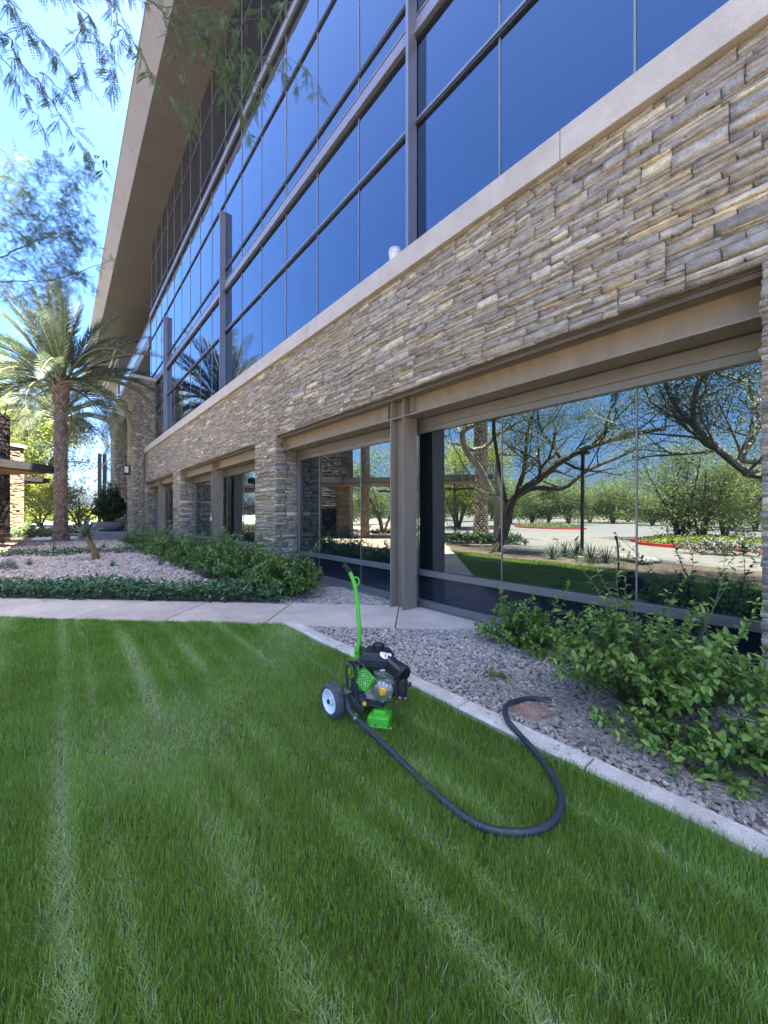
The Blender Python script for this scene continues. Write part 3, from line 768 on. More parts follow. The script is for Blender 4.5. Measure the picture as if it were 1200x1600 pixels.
# engine.  local frame: e1 to the picture's right (slightly nearer), e2 away
eC = Vector((-2.17, 1.80, .12))
E1 = Vector((.80, .60, 0)).normalized(); E2 = Vector((-.60, .80, 0)); E3 = Vector((0, 0, 1))
def el(a, b, c): return eC + E1 * a + E2 * b + E3 * c
def rbox(mb, a0, a1, b0, b1, c0, c1, taper=0., top=0.):
    """box in the engine frame with an upper face drawn in"""
    v = []
    for cc, t in ((c0, taper), (c1, top)):
        for bb in (b0 + t, b1 - t):
            for aa in (a0 + t, a1 - t): v.append(el(aa, bb, cc))
    return mb.add(v, [(0, 2, 3, 1), (4, 5, 7, 6), (0, 1, 5, 4), (2, 6, 7, 3), (0, 4, 6, 2), (1, 3, 7, 5)])
mb = MB(); rbox(mb, -.115, .04, -.07, .10, .0, .035); rbox(mb, -.125, .05, -.085, .115, -.0, .012)
part(mb, 'engine_mount', 'dark_iron', False, .004)
mb = MB(); rbox(mb, -.105, .055, -.075, .11, .036, .20, .0, .012); part(mb, 'crankcase', 'alloy', False, .012)
cv = el(.035, -.078, .125)
mb = MB(); mb.lathe(cv, -E2, [(-.004, .082), (.012, .080), (.022, .066), (.026, .03), (.03, .012)], 24)
for k in range(7):
    a = 2 * PI * k / 7 + .3; mb.lathe(cv + (E1 * math.cos(a) + E3 * math.sin(a)) * .074, -E2, [(-.002, .011), (.018, .011), (.019, .007), (.026, .007)], 8)
part(mb, 'side_cover', 'alloy')
mb = MB()
for k in range(5):
    a = k * .5 - 1.0; mb.obox(cv + E1 * math.cos(a + 1.6) * .05 + E3 * math.sin(a + 1.6) * .05 - E2 * .02, (E1 * math.cos(a + 1.6) + E3 * math.sin(a + 1.6)) * .024, (E3 * math.cos(a + 1.6) - E1 * math.sin(a + 1.6)) * .003, -E2 * .006)
part(mb, 'cover_rib', 'alloy', False, kind='stuff')
oc = cv + E1 * .012 + E3 * .0
mb = MB(); mb.lathe(oc, -E2, [(.02, .026), (.036, .026), (.04, .022), (.042, .0)], 20); mb.obox(oc - E2 * .047, (E1 + E3) * .014, (E1 - E3) * .004, -E2 * .006)
part(mb, 'oil_cap', 'yellow')
od = el(-.085, -.10, .03)
mb = MB(); mb.lathe(od, -E2, [(0, .011), (.012, .016), (.022, .016), (.025, .008)], 12); part(mb, 'drain_plug', 'yellow')
# cylinder with cooling fins
mb = MB()
for k in range(9): rbox(mb, -.02 + k * .0125, -.012 + k * .0125, -.10, .06, .15, .26)
rbox(mb, -.025, .10, -.085, .05, .16, .25)
part(mb, 'cylinder', 'steel', False)
mb = MB()
for k in range(12):
    p = el(random.uniform(-.0, .13), random.uniform(-.10, -.06), random.uniform(.19, .27)); rr = random.uniform(.008, .02)
    mb.lathe(p, (random.uniform(-1, 1), -1, random.uniform(-.6, .8)), [(-.02, rr), (.0, rr), (.008, rr * .7), (.02, rr * .65)], 10)
mb.obox(el(.06, -.085, .24), E1 * .05, E2 * .02, E3 * .014); mb.obox(el(.11, -.09, .215), E1 * .02, E2 * .02, E3 * .03)
part(mb, 'carburettor', 'steel')
mb = MB(); mb.tube(spline([el(.05, -.10, .25), el(.12, -.12, .23), el(.155, -.115, .16), el(.14, -.115, .09), el(.08, -.115, .055)], 5), .0045, 6); part(mb, 'throttle_cable', 'plastic')
# shroud, tank
mb = MB(); mb.lathe(el(-.03, .112, .15), E2, [(-.02, .125), (.03, .122), (.06, .10), (.065, .0)], 28); part(mb, 'fan_shroud', 'plastic')
mb = MB(); rbox(mb, -.145, .075, -.085, .125, .205, .30, .018, 0.0); part(mb, 'tank_lower', 'plastic', False, .012)
mb = MB(); rbox(mb, -.155, .085, -.095, .135, .301, .318, 0, 0); part(mb, 'tank_flange', 'plastic', False, .005)
mb = MB(); rbox(mb, -.15, .08, -.09, .13, .319, .372, 0, .032); part(mb, 'fuel_tank', 'plastic', False, .012)
fc = el(-.02, .035, .372)
mb = MB(); mb.lathe(fc, E3, [(-.003, .052), (.004, .052), (.005, .044), (.036, .043), (.041, .038), (.042, 0)], 24)
for k in range(16):
    a = 2 * PI * k / 16; mb.obox(fc + (E1 * math.cos(a) + E2 * math.sin(a)) * .0435 + E3 * .02, (E1 * math.cos(a) + E2 * math.sin(a)) * .002, (E2 * math.cos(a) - E1 * math.sin(a)) * .004, E3 * .015)
part(mb, 'fuel_cap', 'plastic')
# silver sticker on the tank shoulder (half disc with a small emblem)
mb = MB(); c = el(.052, -.052, .353); u = E1; n = (E3 * .6 - E2 * .55 + E1 * .2).normalized(); u = (E1 - n * E1.dot(n)).normalized(); vv = n.cross(u)
c = c + n * .014
pts = [c + u * (.042 * math.cos(a)) + vv * (.036 * math.sin(a) + .012) for a in np.linspace(PI, 2 * PI, 14)] + [c + u * .036 + vv * .022, c - u * .036 + vv * .022]
mb.add(pts + [p - n * .002 for p in pts], [tuple(range(16)), tuple(range(16, 32))[::-1]] + [(i, 16 + i, 16 + (i + 1) % 16, (i + 1) % 16) for i in range(16)])
st = part(mb, 'sticker', 'sticker', False)
mb = MB(); mb.lathe(c + n * .0005 - vv * .002, n, [(0, .010), (.001, .010)], 12); mb.obox(c + vv * .013 + n * .0007, u * .026, vv * .003, n * .0005)
part(mb, 'sticker_emblem', 'frame', False)
# air cleaner: sloping duct and round canister
a0 = el(.075, -.045, .315); a1 = el(.175, -.075, .262)
mb = MB()
v = []
for p, w_, h_ in ((a0, .06, .052), (a1, .062, .048)):
    for s, t in ((-1, -1), (1, -1), (1, .6), (.6, 1), (-.6, 1), (-1, .6)): v.append(p + E2 * s * w_ + E3 * t * h_)
mb.add(v, [(5, 4, 3, 2, 1, 0), (6, 7, 8, 9, 10, 11)] + [(i, (i + 1) % 6, 6 + (i + 1) % 6, 6 + i) for i in range(6)])
part(mb, 'air_duct', 'plastic', False, .006)
ac = el(.178, -.078, .262); ad = (E1 * .75 - E2 * .6 - E3 * .25).normalized()
mb = MB(); mb.lathe(ac, ad, [(-.06, .050), (.0, .056), (.028, .056), (.034, .050), (.034, .044), (.02, .042), (.02, 0)], 28); part(mb, 'air_cleaner', 'plastic')
mb = MB()
uu = ad.cross(E3).normalized(); ww = uu.cross(ad)
for k in range(-3, 4):
    L = math.sqrt(max(0, .042 ** 2 - (k * .012) ** 2)); mb.obox(ac + ad * .026 + ww * k * .012, uu * L, ww * .0022, ad * .004)
mb.obox(ac + ad * .027, uu * .0022, ww * .042, ad * .004)
part(mb, 'grille', 'plastic', False, kind='stuff')
mb = MB(); mb.lathe(ac - E3 * .17, E3, [(0, .030), (.004, .038), (.11, .042), (.135, .035)], 20); mb.lathe(ac - E3 * .08 + E1 * .045, E1, [(0, .016), (.02, .016), (.022, .01)], 12)
mb.lathe(ac - E3 * .165 - E2 * .035, E1, [(-.05, .007), (.045, .007), (.046, .012), (.058, .012)], 10)
part(mb, 'breather', 'plastic')
mb = MB()
for dx in (-.01, .03): mb.lathe(ac - E3 * .158 - E2 * .046 + E1 * dx, E1 * .9 - E2, [(0, .009), (.012, .009), (.013, .005), (.018, .005)], 8)
part(mb, 'breather_bolt', 'alloy', kind='stuff')
# muffler with green perforated guard
gc = el(-.085, -.135, .215); gn = (-E2 * .75 - E1 * .35 + E3 * .45).normalized(); gu = (E1 * .8 - E3 * .55); gu = (gu - gn * gu.dot(gn)).normalized(); gv = gn.cross(gu)
mb = MB(); mb.obox(gc - gn * .035, gu * .055, gv * .045, gn * .03); part(mb, 'muffler', 'dark_iron', False, .012)
mb = MB()
n_ = 8
for k in range(-n_, n_ + 1):                                  # diagonal lattice
    for s in (-1, 1):
        pts = []
        for t in np.linspace(-1.6, 1.6, 60):
            a_, b_ = t * .06 + k * .0235, s * t * .06
            if abs(a_) <= .062 and abs(b_) <= .05: pts.append((a_, b_))
        if len(pts) > 3:
            p, q = pts[0], pts[-1]; A = gc + gu * p[0] + gv * p[1]; B = gc + gu * q[0] + gv * q[1]; d = (B - A)
            mb.obox((A + B) / 2 + gn * s * .0006, d / 2, d.cross(gn).normalized() * .0026, gn * .0015)
for s in (-1, 1):
    mb.obox(gc + gu * s * .062 - gn * .014, gn * .018, gv * .053, gu * .002); mb.obox(gc + gv * s * .0515 - gn * .014, gu * .062, gn * .018, gv * .002)
part(mb, 'muffler_guard', 'green', False)
mb = MB()
for a_, b_ in ((-.02, .012), (.03, -.016)): mb.lathe(gc + gu * a_ + gv * b_, gn, [(-.002, .011), (.002, .011), (.003, .006), (.007, .006)], 10)
part(mb, 'guard_bolt', 'alloy', kind='stuff')
ex = el(-.135, -.115, .315)
mb = MB(); xd = (-E2 * .85 - E1 * .3 + E3 * .15).normalized()
mb.lathe(ex, xd, [(-.03, .020), (.012, .026), (.016, .024), (.016, .013), (-.02, .011)], 20, caps=False); mb.tube(spline([ex - xd * .02, ex - xd * .03 - E3 * .03 + E1 * .03, gc - gn * .03], 4), .013, 10); part(mb, 'exhaust_outlet', 'dark_iron')
# pump and pipes on the wheel side
pc = P(549, 1092, 2.76)
mb = MB()
mb.obox(P(551, 1089, 2.78), E1 * .05 - E3 * .03, E2 * .045, E3 * .022 + E1 * .012); mb.obox(P(560, 1101, 2.75), E1 * .045 - E3 * .035, E2 * .03, E3 * .02 + E1 * .01)
mb.lathe(P(563, 1092, 2.8), E1, [(-.03, .05), (.02, .055), (.05, .05)], 18)
part(mb, 'pump_body', 'rubber', True, .006)
mb = MB()
for (p, rr) in (([P(551, 1090, 2.76), P(550.5, 1075, 2.76), P(550.5, 1060, 2.76)], .011), ([P(556.5, 1097, 2.74), P(556, 1080, 2.74), P(556, 1062, 2.74), P(556, 1052, 2.74)], .013)):
    mb.tube(p, rr, 12)
part(mb, 'pump_pipe', 'rubber', kind='stuff')
mb = MB()
for k in range(8): mb.lathe(P(random.uniform(546, 566), random.uniform(1060, 1105), 2.77), (random.uniform(-1, 1), -1, random.uniform(-.4, .8)), [(-.01, .01), (.006, .01), (.007, .005), (.012, .005)], 8)
part(mb, 'pump_bolt', 'steel', kind='stuff')
inlet = [P(545.5, 1086, 2.735), P(543, 1072, 2.73), P(542, 1055, 2.73), P(542, 1042, 2.73), P(543.5, 1035, 2.73), P(548, 1034, 2.75), P(553.5, 1040, 2.77), P(555.5, 1050, 2.76)]
part(MB().tube(spline(inlet, 5), .012, 12), 'suction_pipe', 'rubber')
mb = MB(); mb.lathe(P(542.2, 1079.5, 2.73), E3, [(-.012, .022), (.012, .022)], 14); mb.obox(P(546, 1081, 2.71), E1 * .012, E2 * .006, E3 * .007); mb.lathe(P(543, 1036, 2.73), E3, [(-.006, .015), (.006, .015)], 12)
part(mb, 'hose_clamp', 'steel')
part(MB().obox(P(545.3, 1049.5, 2.72), E1 * .003, E2 * .003, E3 * .017), 'warning_tag', 'yellow', False)
# hose on the grass
hz = .040
hose = [P(542.3, 1078, 2.73), P(542.5, 1092, 2.73), P(544.5, 1106, 2.71), P(550, 1117, 2.69), P(559, 1124.5, 2.66)]
hose += [G(x, y, z) for x, y, z in ((575, 1139, .06), (600, 1163, .05), (622, 1184, hz), (650, 1212, hz), (678, 1238, hz), (705, 1261, hz), (735, 1283, hz), (765, 1296, hz), (800, 1301, hz), (835, 1298, hz), (860, 1287, hz), (874, 1268, hz),
    (877, 1247, hz), (870, 1224, hz), (855, 1199, hz), (835, 1173, hz), (814, 1150, .045), (799, 1133, .06), (790, 1118, .075), (790, 1105, .07), (800, 1097, .05), (815, 1093, .035), (832, 1091.5, .025), (850, 1093, .022))]
ho = MB().tube(spline(hose, 7), .0185, 14).obj('hose', M['hose'], None, True, label='black rubber hose looping over the lawn from the cart to the bush', cat='hose')
mb = MB(); t0 = P(556, 1122.5, 2.665); td = (P(562, 1127, 2.655) - P(551, 1118, 2.69)).normalized()
mb.lathe(t0, td, [(-.010, .0215), (.010, .0215)], 14); mb.obox(t0 + Vector((0, 0, .024)), td * .012, td.cross(E3) * .014, (0, 0, .006))
mb.obj('hose_band', M['steel'], ho, True)
e0 = G(846, 1092.8, .024); e1 = G(862, 1094, .022); ed = (e1 - e0).normalized()
mb = MB(); mb.lathe(e0, ed, [(0, .0205), (.03, .0205), (.031, .024), (.055, .024), (.056, .019), (.075, .018), (.075, .012)], 14)
mb.obj('hose_coupling', M['dark_iron'], ho, True)
# fallen leaves on the gravel and the kerb
n = 420; x = R.normal(-1.2, 1.1, n); y = R.normal(2.95, .45, n); ok = (y > 2.34) & (y < 4.4) & (x - y > WA + .1); x, y = x[ok], y[ok]
p = np.stack([x, y, np.where(y < 2.47, .040, .022) + R.uniform(0, .012, len(x))], 1); d = R.normal(0, 1, (len(x), 3)); d[:, 2] *= .12
def late_litter(): leaf_obj('leaf_litter', p_lit, d_lit, l_lit, l_lit * .28, M['straw'], None, kind='stuff', label='dry fallen leaves lying on the gravel and the kerb', cat='leaf litter')
p_lit, d_lit, l_lit = p, d, R.uniform(.018, .05, len(x))
# ------------------------------------------------------------------ VEGETATION
def frames(d):
    """unit axes (along, side, normal) for many leaf directions d"""
    d = d / np.linalg.norm(d, axis=1, keepdims=True)
    up = np.tile([0, 0, 1.0], (len(d), 1)) + R.normal(0, .25, (len(d), 3))
    s = np.cross(d, up); s /= np.linalg.norm(s, axis=1, keepdims=True) + 1e-9
    return d, s, np.cross(s, d)
def leaves(p, d, L, W, fold=.25, droop=.2, four=False):
    """folded pointed leaves: base p, direction d, length L, half width W; 2 or 4 triangles each"""
    d, s, n = frames(d); L = L[:, None]; W = W[:, None]
    tip = p + d * L - n * L * droop
    m = p + d * L * .45
    a = m + s * W + n * W * fold; b = m - s * W + n * W * fold
    if not four:
        V = np.stack([p, b, tip, a], 1).reshape(-1, 3); o = (np.arange(len(p)) * 4)[:, None]
        return V, np.concatenate([o + [[0, 1, 2]], o + [[0, 2, 3]]])
    m2 = p + d * L * .72 - n * L * droop * .4
    a2 = m2 + s * W * .72 + n * W * fold * .6; b2 = m2 - s * W * .72 + n * W * fold * .6
    m1 = p + d * L * .3
    a1 = m1 + s * W * .85 + n * W * fold; b1 = m1 - s * W * .85 + n * W * fold
    V = np.stack([p, b1, b2, tip, a2, a1, m], 1).reshape(-1, 3); o = (np.arange(len(p)) * 7)[:, None]
    T = np.concatenate([o + [[0, 1, 6]], o + [[1, 2, 6]], o + [[2, 3, 6]], o + [[6, 3, 4]], o + [[6, 4, 5]], o + [[0, 6, 5]]])
    return V, T
def leaf_obj(name, p, d, L, W, mat, parent, four=False, rnd=None, **k):
    V, T = leaves(p, d, L, W, four=four); c = 7 if four else 4
    r = R.random(len(p)) if rnd is None else rnd
    base = np.zeros(3)
    if parent is not None: base = np.array(parent.location)
    return link(name, fmesh(name, V - base, None, T, mat, False, np.repeat(r, c)), parent, None, **k)
def rdir(n, up=0.3, sp=1.0):
    d = R.normal(0, sp, (n, 3)); d[:, 2] = d[:, 2] * .6 + up
    return d

late_litter()
# dark ground cover strip along the walk and two more behind
def cover(name, n, xr, yr, f, z, Lr, mat, label, cat, hump=.06):
    x, y = samp(n, xr, yr, f); n = len(x)
    zz = z * R.uniform(.0, 1.0, n) + hump * np.clip(vnoise(x, y, 3.2, 31), -1, 1) * .5
    p = np.stack([x, y, np.maximum(zz, .0)], 1)
    L = R.uniform(*Lr, n)
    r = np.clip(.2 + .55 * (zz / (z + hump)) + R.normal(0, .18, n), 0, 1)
    leaf_obj(name, p, rdir(n, .35), L, L * .33, mat, None, rnd=r, kind='stuff', label=label, cat=cat)
def in_strip(x, y):
    s = x - y - WB; e = .12 * vnoise(x, y, 2.0, 33)
    return (s < .10 + .15 * e) & (s > -1.28 + e) & (y < 2.9 + e)
cover('ground_cover', 80000, (-15, -5.8), (-5.2, 3.0), in_strip, .24, (.05, .095), M['ivy'], 'dark green leafy ground cover along the far side of the walk', 'ground cover')
cover('ground_cover', 11000, (-22, -14.5), (-3, 3), lambda x, y: (np.abs(x + 18.6 - .35 * y + .25 * vnoise(x, y, 1.4, 34)) < .75 + .3 * vnoise(x, y, 2.2, 36)), .16, (.06, .12), M['ivy'], 'low dark ground cover between the rock mulch and the palm', 'ground cover', .09)
cover('ground_cover', 9000, (-40, -31), (-6, 1.6), lambda x, y: (np.abs(x + 34.5 + .2 * y) < 1.6), .5, (.12, .25), M['olive'], 'clipped dark hedge plants beyond the palm trunk', 'hedge', .2)

def stems_mb(mb, base, tip, rad, n=5, bow=.15):
    base, tip = Vector(base), Vector(tip); d = tip - base
    off = Vector((random.uniform(-1, 1), random.uniform(-1, 1), .6)) * d.length * bow
    pts = [base + d * t + off * math.sin(PI * t) for t in np.linspace(0, 1, n)]
    mb.tube(pts, [rad * (1 - .75 * t) for t in np.linspace(0, 1, n)], 4, False)
    return pts
def shrub(c, rx, ry, h, nst, per, Lr, wr, mat, label, group=None, name='shrub', four=False, stem='stem', droop=.1, lo=.0, cat='shrub', shoots=0, own=0):
    root = empty(name, c, label=label, cat=cat, group=group)
    c = Vector(c); st = MB(); p = []; d = []; rr = []
    for i in range(nst):
        a = random.uniform(0, 2 * PI); q = math.sqrt(random.random())
        el_ = random.random()
        hz_ = h * (lo + (1 - lo) * (1 - q ** 2.2 * .75) * random.uniform(.55, 1.05))
        tip = c + Vector((math.cos(a) * q * rx, math.sin(a) * q * ry, hz_))
        if i < shoots: tip = c + Vector((math.cos(a) * q * rx * 1.05, math.sin(a) * q * ry, h * random.uniform(1.05, 1.38)))
        base = c + Vector((math.cos(a) * q * rx * .18, math.sin(a) * q * ry * .18, 0))
        pts = stems_mb(st, base, tip, .004 + .002 * h, 6, random.uniform(.05, .2))
        for j in range(per):
            t = random.uniform(.30, 1.0) ** .8
            k = min(4, int(t * 5)); f = t * 5 - k
            P0 = pts[k].lerp(pts[k + 1], f); ax = (pts[k + 1] - pts[k]).normalized()
            o = ax.orthogonal().normalized(); o.rotate(Matrix.Rotation(random.uniform(0, 2 * PI), 3, ax))
            D = (ax * random.uniform(.15, .9) + o + Vector((0, 0, random.uniform(-.25, .45))))
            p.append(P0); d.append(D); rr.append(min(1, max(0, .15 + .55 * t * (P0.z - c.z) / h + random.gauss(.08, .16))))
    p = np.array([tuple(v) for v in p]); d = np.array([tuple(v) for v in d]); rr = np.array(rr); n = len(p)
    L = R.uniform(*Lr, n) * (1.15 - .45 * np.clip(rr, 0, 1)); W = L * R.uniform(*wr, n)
    st.obj('stem', M[stem], root)
    if own:
        cam_ = np.array([0, 0, EYE]); dist = np.linalg.norm(p - cam_, axis=1)
        out = ((p - np.array(c)) * np.array([1 / rx, 1 / ry, 1 / h])); facing = (out * (cam_ - p) / dist[:, None]).sum(1)
        sc_ = L / dist * (1 + .8 * facing); order = np.argsort(-sc_)
        idx = order[:own]; rest = order[own:]
        protos = []
        for k in range(6):
            V, T = leaves(np.zeros((1, 3)), np.array([[1.0, 0, 0]]), np.array([1.0]), np.array([random.uniform(.26, .34)]), fold=random.uniform(.15, .4), droop=random.uniform(.05, .3), four=True)
            protos.append(fmesh('leaf', V, None, T, M[mat + '_obj'], False))
        for i in idx:
            o = link('leaf', random.choice(protos), root, Vector(p[i]) - c)
            x = Vector(d[i]).normalized(); y = Vector((random.gauss(0, .25), random.gauss(0, .25), 1)).cross(x).normalized(); z = x.cross(y)
            o.rotation_euler = Matrix((x, y, z)).transposed().to_euler(); o.scale = (L[i],) * 3
        p, d, L, W, rr = p[rest], d[rest], L[rest], W[rest], rr[rest]
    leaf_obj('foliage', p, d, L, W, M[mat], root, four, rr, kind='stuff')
    return root
# broad leaved bushes under the near window
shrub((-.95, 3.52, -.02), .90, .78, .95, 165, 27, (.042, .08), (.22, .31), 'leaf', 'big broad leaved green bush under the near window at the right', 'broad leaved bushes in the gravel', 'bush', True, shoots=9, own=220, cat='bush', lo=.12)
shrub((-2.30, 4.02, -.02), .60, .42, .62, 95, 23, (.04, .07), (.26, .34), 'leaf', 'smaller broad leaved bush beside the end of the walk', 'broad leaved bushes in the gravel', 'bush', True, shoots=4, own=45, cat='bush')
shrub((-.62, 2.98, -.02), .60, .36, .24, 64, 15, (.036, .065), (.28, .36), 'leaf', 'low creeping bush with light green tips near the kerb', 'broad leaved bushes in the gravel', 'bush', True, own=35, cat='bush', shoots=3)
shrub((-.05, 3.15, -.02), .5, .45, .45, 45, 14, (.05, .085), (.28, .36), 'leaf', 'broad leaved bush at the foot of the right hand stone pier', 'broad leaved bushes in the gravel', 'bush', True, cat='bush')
gp = G(775, 1058); shrub((gp.x, gp.y, -.02), .16, .13, .10, 16, 10, (.025, .04), (.2, .3), 'leaf', 'tiny weed growing in the gravel behind the kerb', None, 'weed', cat='weed')
# white star flower in the bush
gp = P(1187, 1184, 2.25)
mb = MB()
for k in range(5):
    a = 2 * PI * k / 5; u = Vector((SF * math.cos(a), CF * math.cos(a) , math.sin(a))); n = Vector((CF, -SF, .3)); s_ = n.cross(u).normalized()
    mb.add([gp, gp + u * .010 + s_ * .0035, gp + u * .018, gp + u * .010 - s_ * .0035], [(0, 1, 2, 3)])
mb.obj('flower', M['white'], kind='thing', label='single white star shaped flower in the low bush', cat='flower')
# row of lance leaved shrubs along the stone wall
spots = [(-6.72, 3.3, .82, .80, .82, 190, 'nearest of the lance leaved shrubs, at the corner of the walk'), (-8.3, 3.2, 1.0, .8, .95, 170, 'tall lance leaved shrub in front of the first stone pier'),
         (-10.0, 3.1, 1.1, .85, .95, 150, 'lance leaved shrub below the second bay of windows'), (-12.0, 3.05, 1.2, .85, .95, 130, 'lance leaved shrub under the steel column of the second bay'),
         (-14.2, 2.9, 1.2, .9, .95, 110, 'rounded lance leaved shrub past the steel column'), (-16.6, 2.9, 1.1, .8, .92, 80, 'lance leaved shrub before the far stone pier'), (-19.0, 2.7, 1.3, .9, 1.05, 80, 'farthest lance leaved shrub of the row, near the tower')]
for i, (x, y, rx, ry, h, n, lb) in enumerate(spots):
    shrub((x, y, -.03), rx, ry, h, n, 24 if i < 3 else 20, (.07, .125) if i < 2 else (.08, .15), (.16, .23), 'lance', lb, 'lance leaved shrubs along the stone wall', shoots=6, lo=.1)
# agaves and aloe
def rosette(c, n, L, w_, label, name='agave', cat='agave', tilt=(.15, 1.25), mat='agave', group=None, stem=None, curl=.25):
    root = empty(name, c, label=label, cat=cat, group=group)
    for k in range(n):
        az = k * 2.39996; t = k / max(1, n - 1); inc = tilt[0] + (tilt[1] - tilt[0]) * t
        Lk = L * (.7 + .3 * math.sin(PI * min(1, t + .25))) * random.uniform(.9, 1.1)
        d = Vector((math.cos(az) * math.sin(inc), math.sin(az) * math.sin(inc), math.cos(inc))); s_ = Vector((-math.sin(az), math.cos(az), 0)); nn = s_.cross(d)
        mb = MB(); v = []
        for q, ww in ((0, .8), (.35, 1.0), (.7, .62), (.9, .25)):
            cc = d * Lk * q + Vector((0, 0, -curl * Lk * q * q)) * (1 if inc > .6 else .2)
            v += [cc + s_ * w_ * ww + nn * w_ * .45 * ww, cc - nn * w_ * .25 * ww, cc - s_ * w_ * ww + nn * w_ * .45 * ww, cc + nn * w_ * .12 * ww]
        tip = d * Lk + Vector((0, 0, -curl * Lk)) * (1 if inc > .6 else .2); v.append(tip); f = []
        for i in range(3):
            for j in range(4): f.append((i * 4 + j, i * 4 + (j + 1) % 4, i * 4 + 4 + (j + 1) % 4, i * 4 + 4 + j))
        for j in range(4): f.append((12 + j, 12 + (j + 1) % 4, 16))
        mb.add(v, f); link('leaf', mb.mesh('leaf', M[mat], False), root)
    if stem:
        mb = MB(); mb.tube([Vector(p) - Vector(c) for p in stem[0]], stem[1], 10)
        link('stem', mb.mesh('stem', M['aloe_stem'], True), root)
    return root
ab = G(150, 874); at_ = P(134.5, 836, 12.35)
am = (ab + at_) / 2 + Vector((.03, .06, -.06))
rosette(at_, 24, .66, .052, 'tree aloe with orange brown leaning stem in the rock mulch', 'tree_aloe', 'aloe', (.1, 1.95), stem=(spline([ab - Vector((0, 0, .05)), ab + Vector((0, 0, .05)), am, at_], 4), [.125, .12, .115, .11, .105, .10, .10, .095, .09, .09, .085, .085, .08]), curl=.16)
for (px_, py_, L, n, lb) in ((84, 861, .42, 14, 'small dark agave left of the tree aloe'), (101, 866, .42, 12, 'small dark agave just beside the leaning aloe stem'), (45, 884, .30, 11, 'small agave near the left end of the rock mulch'),
                             (176, 885, .26, 11, 'tiny agave in the middle of the rock mulch'), (251, 884, .32, 11, 'spiky small agave at the right end of the rock mulch'), (162, 857, .34, 12, 'dark agave behind the tree aloe'), (55, 864, .3, 10, 'small agave at the edge of the far ground cover'), (228, 868, .26, 9, 'dry brownish agave near the lance leaved shrubs')):
    gq = G(px_, py_); rosette((gq.x, gq.y, -.02), n, L, .022, lb, group='small agaves in the rock mulch')
gq = G(10, 890); shrub((gq.x, gq.y, -.02), .3, .25, .38, 40, 10, (.05, .09), (.08, .12), 'silver', 'wispy grey green plant at the left edge of the rock mulch', None, 'desert_plant', cat='plant')

# palms
def frond_mesh(L, n, droop, seed, wid=.0085, keel=.5):
    rg = random.Random(seed); pts = []
    for i in range(13):
        t = i / 12; a = droop * t ** 1.5
        pts.append(Vector((L * t * math.cos(a * .55), L * .02 * math.sin(3 * t + seed), L * t * -math.sin(a * .55) * .9)))
    mb = MB(); mb.tube(pts, [.045 * (1 - .88 * i / 12) * L / 4 for i in range(13)], 4, False, 0)
    V = list(mb.v); T = []; Q = list(mb.f); r = [0.] * len(V)
    Vn, Tn, rn = [], [], []
    for i in range(n):
        t = .17 + .83 * i / (n - 1); k = min(11, int(t * 12)); f = t * 12 - k
        p = pts[k].lerp(pts[k + 1], f); ax = (pts[k + 1] - pts[k]).normalized(); sd = ax.cross(Vector((0, 0, 1))).normalized(); nm = sd.cross(ax)
        l = L * .18 * (math.sin(PI * min(1, .18 + t * .80)) ** .7) * rg.uniform(.85, 1.1)
        for s in (-1, 1):
            d = (ax * (.55 + .5 * t) + sd * s * .85 + nm * (keel * rg.uniform(.3, 1.2))).normalized(); o = d.cross(nm).normalized()
            e = p + d * l + Vector((0, 0, -.10 * l)); m = p + d * l * .45 + nm * .0
            b = len(Vn); Vn += [p, m + o * wid, e, m - o * wid]; Tn += [(b, b + 1, b + 2), (b, b + 2, b + 3)]; rn += [rg.random()] * 4
    return mb, Vn, Tn, rn
FR = []
for k in range(5):
    dr = (.25, .55, .9, 1.3, 1.7)[k]
    mb, Vn, Tn, rn = frond_mesh(4.6, 84, dr, k)
    fr = fmesh('leaflets', np.array([tuple(v) for v in Vn]), None, Tn, M['frond'], False, rn)
    FR.append((mb.mesh('frond', M['rachis'], True), fr))
